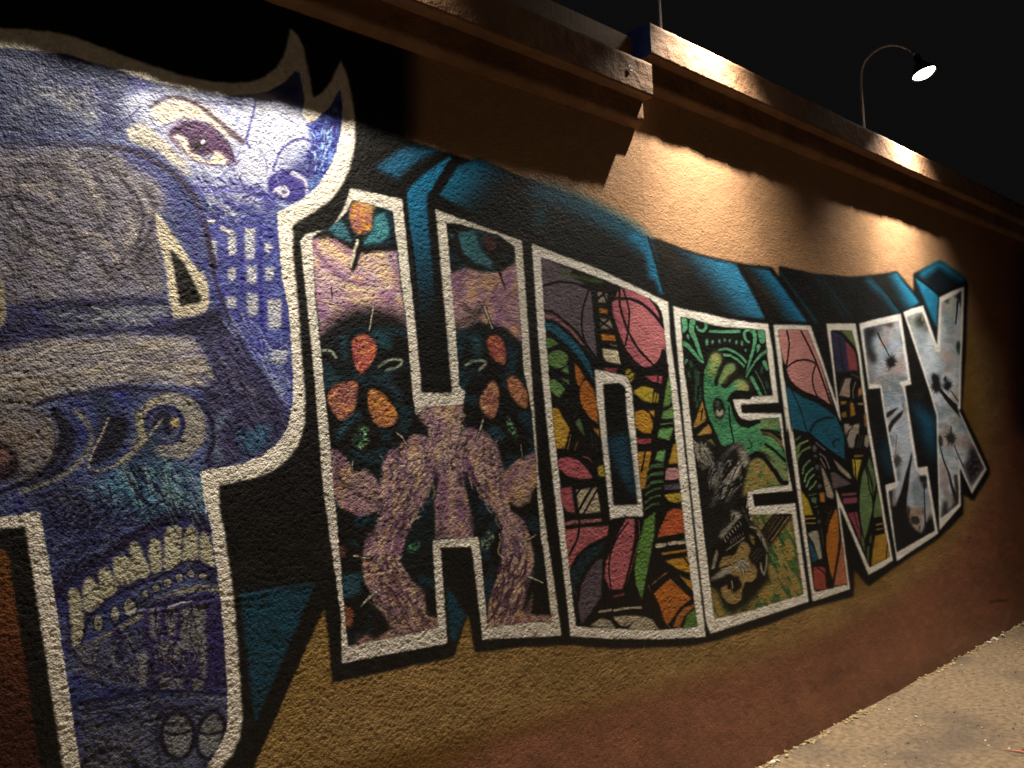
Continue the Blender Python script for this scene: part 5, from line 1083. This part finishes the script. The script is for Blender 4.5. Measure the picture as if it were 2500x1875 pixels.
def coping(tag, s0, s1, zt, zb, zm, seed):
    c = empty('coping', (0, 0, 0), tag); c.parent = wall
    bar, caps = rough_bar('fascia', s0, s1, [(-.100, zb), (-.100, zt), (.30, zt + .012), (.30, zb), (-.052, zb)], orange_m, c, .0032, .011, .012, seed)
    e = s0; 
    cap_obj('end_face', caps[0], blue_m if s0 > 0 else orange_m, c, -1)['label'] = 'blue painted end of the coping' if s0 > 0 else 'orange end of the coping'
    cap_obj('end_face', caps[1], orange_m, c, 1)
    ml, caps = rough_bar('moulding', s0, s1 - .004, [(-.045, zm + .004), (-.045, zb + .01), (.008, zb + .01), (.008, zm - .022), (-.012, zm - .022), (-.040, zm - .008)], orange_m, c, .0022, .012, .010, seed + 5)
    cap_obj('end_face', caps[1], orange_m, c, 1)
    cap_obj('end_face', caps[0], orange_m, c, 1)
    return c
cL = coping('lower length of coping with a small dark bolt hole near its end', -6, 2.775, 3.035, 2.897, 2.812, 1)
cR = coping('upper length of coping that steps up over the H and carries two gooseneck lamps', 2.779, 14.9, 3.215, 3.080, 2.990, 3)
# bolt hole: ragged black disc on the fascia, the hole's inner shade put into its colour
hv = []; n = 10
for r, y in ((.0125, -.1040), (.010, -.1050), (.004, -.1038)):
    for i in range(n):
        a = 2 * math.pi * i / n; q = r * (1 + .25 * math.sin(3 * a + 1))
        hv.append((2.630 + q * math.cos(a), y, 2.974 + q * 1.0 * math.sin(a)))
hf = [(k * n + i, k * n + (i + 1) % n, (k + 1) * n + (i + 1) % n, (k + 1) * n + i) for k in range(2) for i in range(n)] + [tuple(range(2 * n, 3 * n))]
new_obj('bolt_hole', hv, hf, black_m, cL)

# ---------------------------------------------------------------- gooseneck lamps on the parapet
def tube(name, path, rad, mat, parent, n=12, r_end=None):
    v = []; f = []
    pth = [Vector(p) for p in path]
    for i, p in enumerate(pth):
        t = (pth[min(i + 1, len(pth) - 1)] - pth[max(i - 1, 0)]).normalized()
        a = t.cross(Vector((1, 0, 0))).normalized(); b_ = t.cross(a)
        r = rad if r_end is None else rad + (r_end - rad) * i / (len(pth) - 1)
        for k in range(n):
            an = 2 * math.pi * k / n
            v.append(p + a * r * math.cos(an) + b_ * r * math.sin(an))
    for i in range(len(pth) - 1):
        for k in range(n):
            f.append((i * n + k, i * n + (k + 1) % n, (i + 1) * n + (k + 1) % n, (i + 1) * n + k))
    f.append(tuple(range(n))[::-1]); f.append(tuple(range((len(pth) - 1) * n, len(pth) * n)))
    return new_obj(name, v, f, mat, parent, True)

def lathe(name, prof, origin, axis, mat, parent, n=28):
    ax = Vector(axis).normalized(); a = ax.cross(Vector((1, 0, 0))).normalized(); b_ = ax.cross(a)
    o = Vector(origin); v = []; f = []
    for (r, h) in prof:
        for k in range(n):
            an = 2 * math.pi * k / n
            v.append(o + ax * h + (a * math.cos(an) + b_ * math.sin(an)) * r)
    for i in range(len(prof) - 1):
        for k in range(n):
            f.append((i * n + k, i * n + (k + 1) % n, (i + 1) * n + (k + 1) % n, (i + 1) * n + k))
    f.append(tuple(range(n))); f.append(tuple(range((len(prof) - 1) * n, len(prof) * n)))
    return new_obj(name, v, f, mat, parent, True)

def smooth_path(p, k=6):
    p = np.array(p, float); return [tuple(q) for q in spline(p.astype(np.float32), False, k)]

def make_lamp(x, zbase, label, group='gooseneck lamps on top of the mural wall'):
    L = empty('gooseneck_lamp', (x, .135, zbase), label, 'lamp', group)
    o = -zbase
    yz = [(.136, zbase - .004), (.136, 3.40), (.135, 3.58), (.134, 3.70), (.118, 3.80), (.070, 3.857), (.0, 3.883), (-.070, 3.876), (-.135, 3.842), (-.185, 3.798), (-.214, 3.762)]
    path = smooth_path([(0, y - .135, z + o) for y, z in yz])
    tube('arm', path, .0078, metal_m, L)
    tube('collar', [(0, -.335, 3.782 + o), (0, -.352, 3.748 + o)], .0125, metal_m, L)
    lathe('base_flange', [(.001, .0), (.034, .0), (.034, .008), (.014, .014), (.0095, .05)], (0, .001, -.001), (0, 0, 1), metal_m, L)
    ax = Vector((0, -.045, -.148)).normalized()
    top = Vector((0, -.350, 3.752 + o))
    prof = [(.012, 0), (.020, .004), (.024, .05), (.034, .062), (.058, .100), (.072, .134), (.0705, .135), (.056, .101), (.032, .066), (.020, .060)]
    lathe('shade', prof, top, ax, shade_m, L)
    ctr = top + ax * .128
    lathe('lens', [(.001, .026), (.020, .0245), (.040, .017), (.056, .006), (.066, -.004), (.060, -.010)], ctr, ax, glow_m, L)
    for nm, pw, cone, tx, ty, rad in (('bulb_light', LAMP_WIDE, 108, 0.0, -.16, .013), ('reflector_light', LAMP_BEAM, 52, .05, .24, .014)):
        ld = bpy.data.lights.new(nm, 'SPOT'); ld.energy = pw; ld.color = LAMP_COL
        ld.spot_size = math.radians(cone); ld.spot_blend = 1.0; ld.shadow_soft_size = rad
        lo = bpy.data.objects.new(nm, ld); COL.objects.link(lo); lo.parent = L
        lo.location = ctr + ax * .030
        lo.rotation_euler = Vector((tx, ty, -1)).normalized().to_track_quat('-Z', 'Y').to_euler()
    return L
make_lamp(5.30, 3.222, 'lit gooseneck lamp whose whole curved arm shows against the dark sky')
make_lamp(3.18, 3.222, 'gooseneck lamp whose thin post rises beside the blue end of the coping')
make_lamp(1.06, 3.042, 'gooseneck lamp above the letter P, out of the frame')

# ---------------------------------------------------------------- ground
gx = np.unique(np.concatenate([np.linspace(-60, -2, 12), np.arange(-2, 1.5, .25), np.arange(1.5, 12, .022), np.linspace(12, 80, 16)]))
gy = np.unique(np.concatenate([np.arange(-2.8, -2.2, .2), np.arange(-2.2, .02, .022), np.array([.02, .3, 5])]))
GX, GY = np.meshgrid(gx, gy)
gz = .0035 * vnoise(GX / .35, GY / .3, 80) + .0022 * vnoise(GX / .06, GY / .06, 81) - .004 * np.clip(vnoise(GX / .045, GY / .045, 82) - .45, 0, 1)
edge = np.exp(-((GY + .03) / .03) ** 2)
gz = gz + edge * (.010 * np.clip(vnoise(GX / .09, GX * 0, 83) + .2, 0, 1) + .006)
V = np.stack([GX, GY, gz], -1).reshape(-1, 3)
ny, nx = GX.shape
ii = np.arange(ny - 1)[:, None] * nx + np.arange(nx - 1)[None, :]
F = np.stack([ii, ii + 1, ii + nx + 1, ii + nx], -1).reshape(-1, 4)
g = grid_obj('pavement', V, F, conc_m, None); g['kind'] = 'structure'
def slab(name, x0, x1, y0, y1, z0, z1, mat):
    o = box(name, x0, x1, y0, y1, z0, z1, mat, None); o['kind'] = 'structure'; return o
slab('kerb', -60, 80, -2.96, -2.81, -.3, .002, kerb_m)
slab('unseen_dark_road', -120, 140, -120, -2.97, -.3, -.13, asph_m)  # dark road out of view, added so less light bounces onto the shaded wall

def lumps(name, spots, mat, label, sub=1):
    bm = bmesh.new()
    for (x, y, z, r, fl) in spots:
        M = Matrix.Translation((x, y, z)) @ Matrix.Rotation(random.uniform(0, 6.28), 4, 'Z') @ Matrix.Diagonal((r * random.uniform(.8, 1.7), r * random.uniform(.7, 1.2), r * fl, 1))
        res = bmesh.ops.create_icosphere(bm, subdivisions=1, radius=1, matrix=M)
        for v in res['verts']:
            v.co += Vector((random.uniform(-1, 1), random.uniform(-1, 1), random.uniform(-1, 1))) * r * .22
    me = bpy.data.meshes.new(name); bm.to_mesh(me); bm.free(); me.materials.append(mat)
    o = bpy.data.objects.new(name, me); COL.objects.link(o)
    o['kind'] = 'stuff'; o['label'] = label; o['category'] = 'debris'
    return o
sp = []
for _ in range(1150):
    x = random.uniform(1.6, 9.5)
    k = float(vnoise(np.array([x / .22]), np.array([0.3]), 84)[0])
    if random.random() > np.clip(.45 + .9 * k, .04, 1): continue
    sp.append((x, -random.uniform(.0, .035) - .006, random.uniform(.006, .016), random.uniform(.004, .011), random.uniform(.4, .8)))
lumps('crumbled_render', sp, sand_m, 'yellowish crumbs of render lying in a broken line along the foot of the mural wall')
sp = [(random.uniform(1.6, 8), -random.uniform(.06, 1.9), .002, random.uniform(.0025, .006), .7) for _ in range(420)]
lumps('dark_grit', sp, dchip_m, 'dark specks of grit scattered over the tan concrete pavement')
sp = [(random.uniform(1.6, 8), -random.uniform(.04, 1.9), .003, random.uniform(.003, .0065), .6) for _ in range(260)] + \
     [(3.47, -.03, .016, .018, .5), (3.50, -.032, .014, .012, .5), (6.25, -.03, .016, .02, .5), (6.37, -.03, .016, .028, .4), (6.5, -.035, .016, .018, .5)]
lumps('pale_chips', sp, chip_m, 'pale stone chips scattered over the tan concrete pavement')
# red marking line sprayed on the pavement, and a red streak along the wall foot
def smear(name, x0, y0, x1, y1, wd, label):
    v = []; n = 30
    for i in range(n + 1):
        t = i / n; wv = wd * (.4 + .6 * math.sin(math.pi * min(t * 1.2, 1))) * random.uniform(.6, 1.2)
        cx, cy = x0 + (x1 - x0) * t, y0 + (y1 - y0) * t
        dx, dy = (x1 - x0), (y1 - y0); L = math.hypot(dx, dy)
        zz_ = .011
        v += [(cx - dy / L * wv, cy + dx / L * wv, zz_), (cx + dy / L * wv, cy - dx / L * wv, zz_)]
    f = [(2 * i, 2 * i + 2, 2 * i + 3, 2 * i + 1) for i in range(n)]
    o = new_obj(name, v, f, red_m)
    o['label'] = label; o['category'] = 'paint mark'
    return o

smear('paint_mark', 4.28, -.72, 4.36, -1.05, .009, 'short red paint stroke on the pavement at the right of the frame')
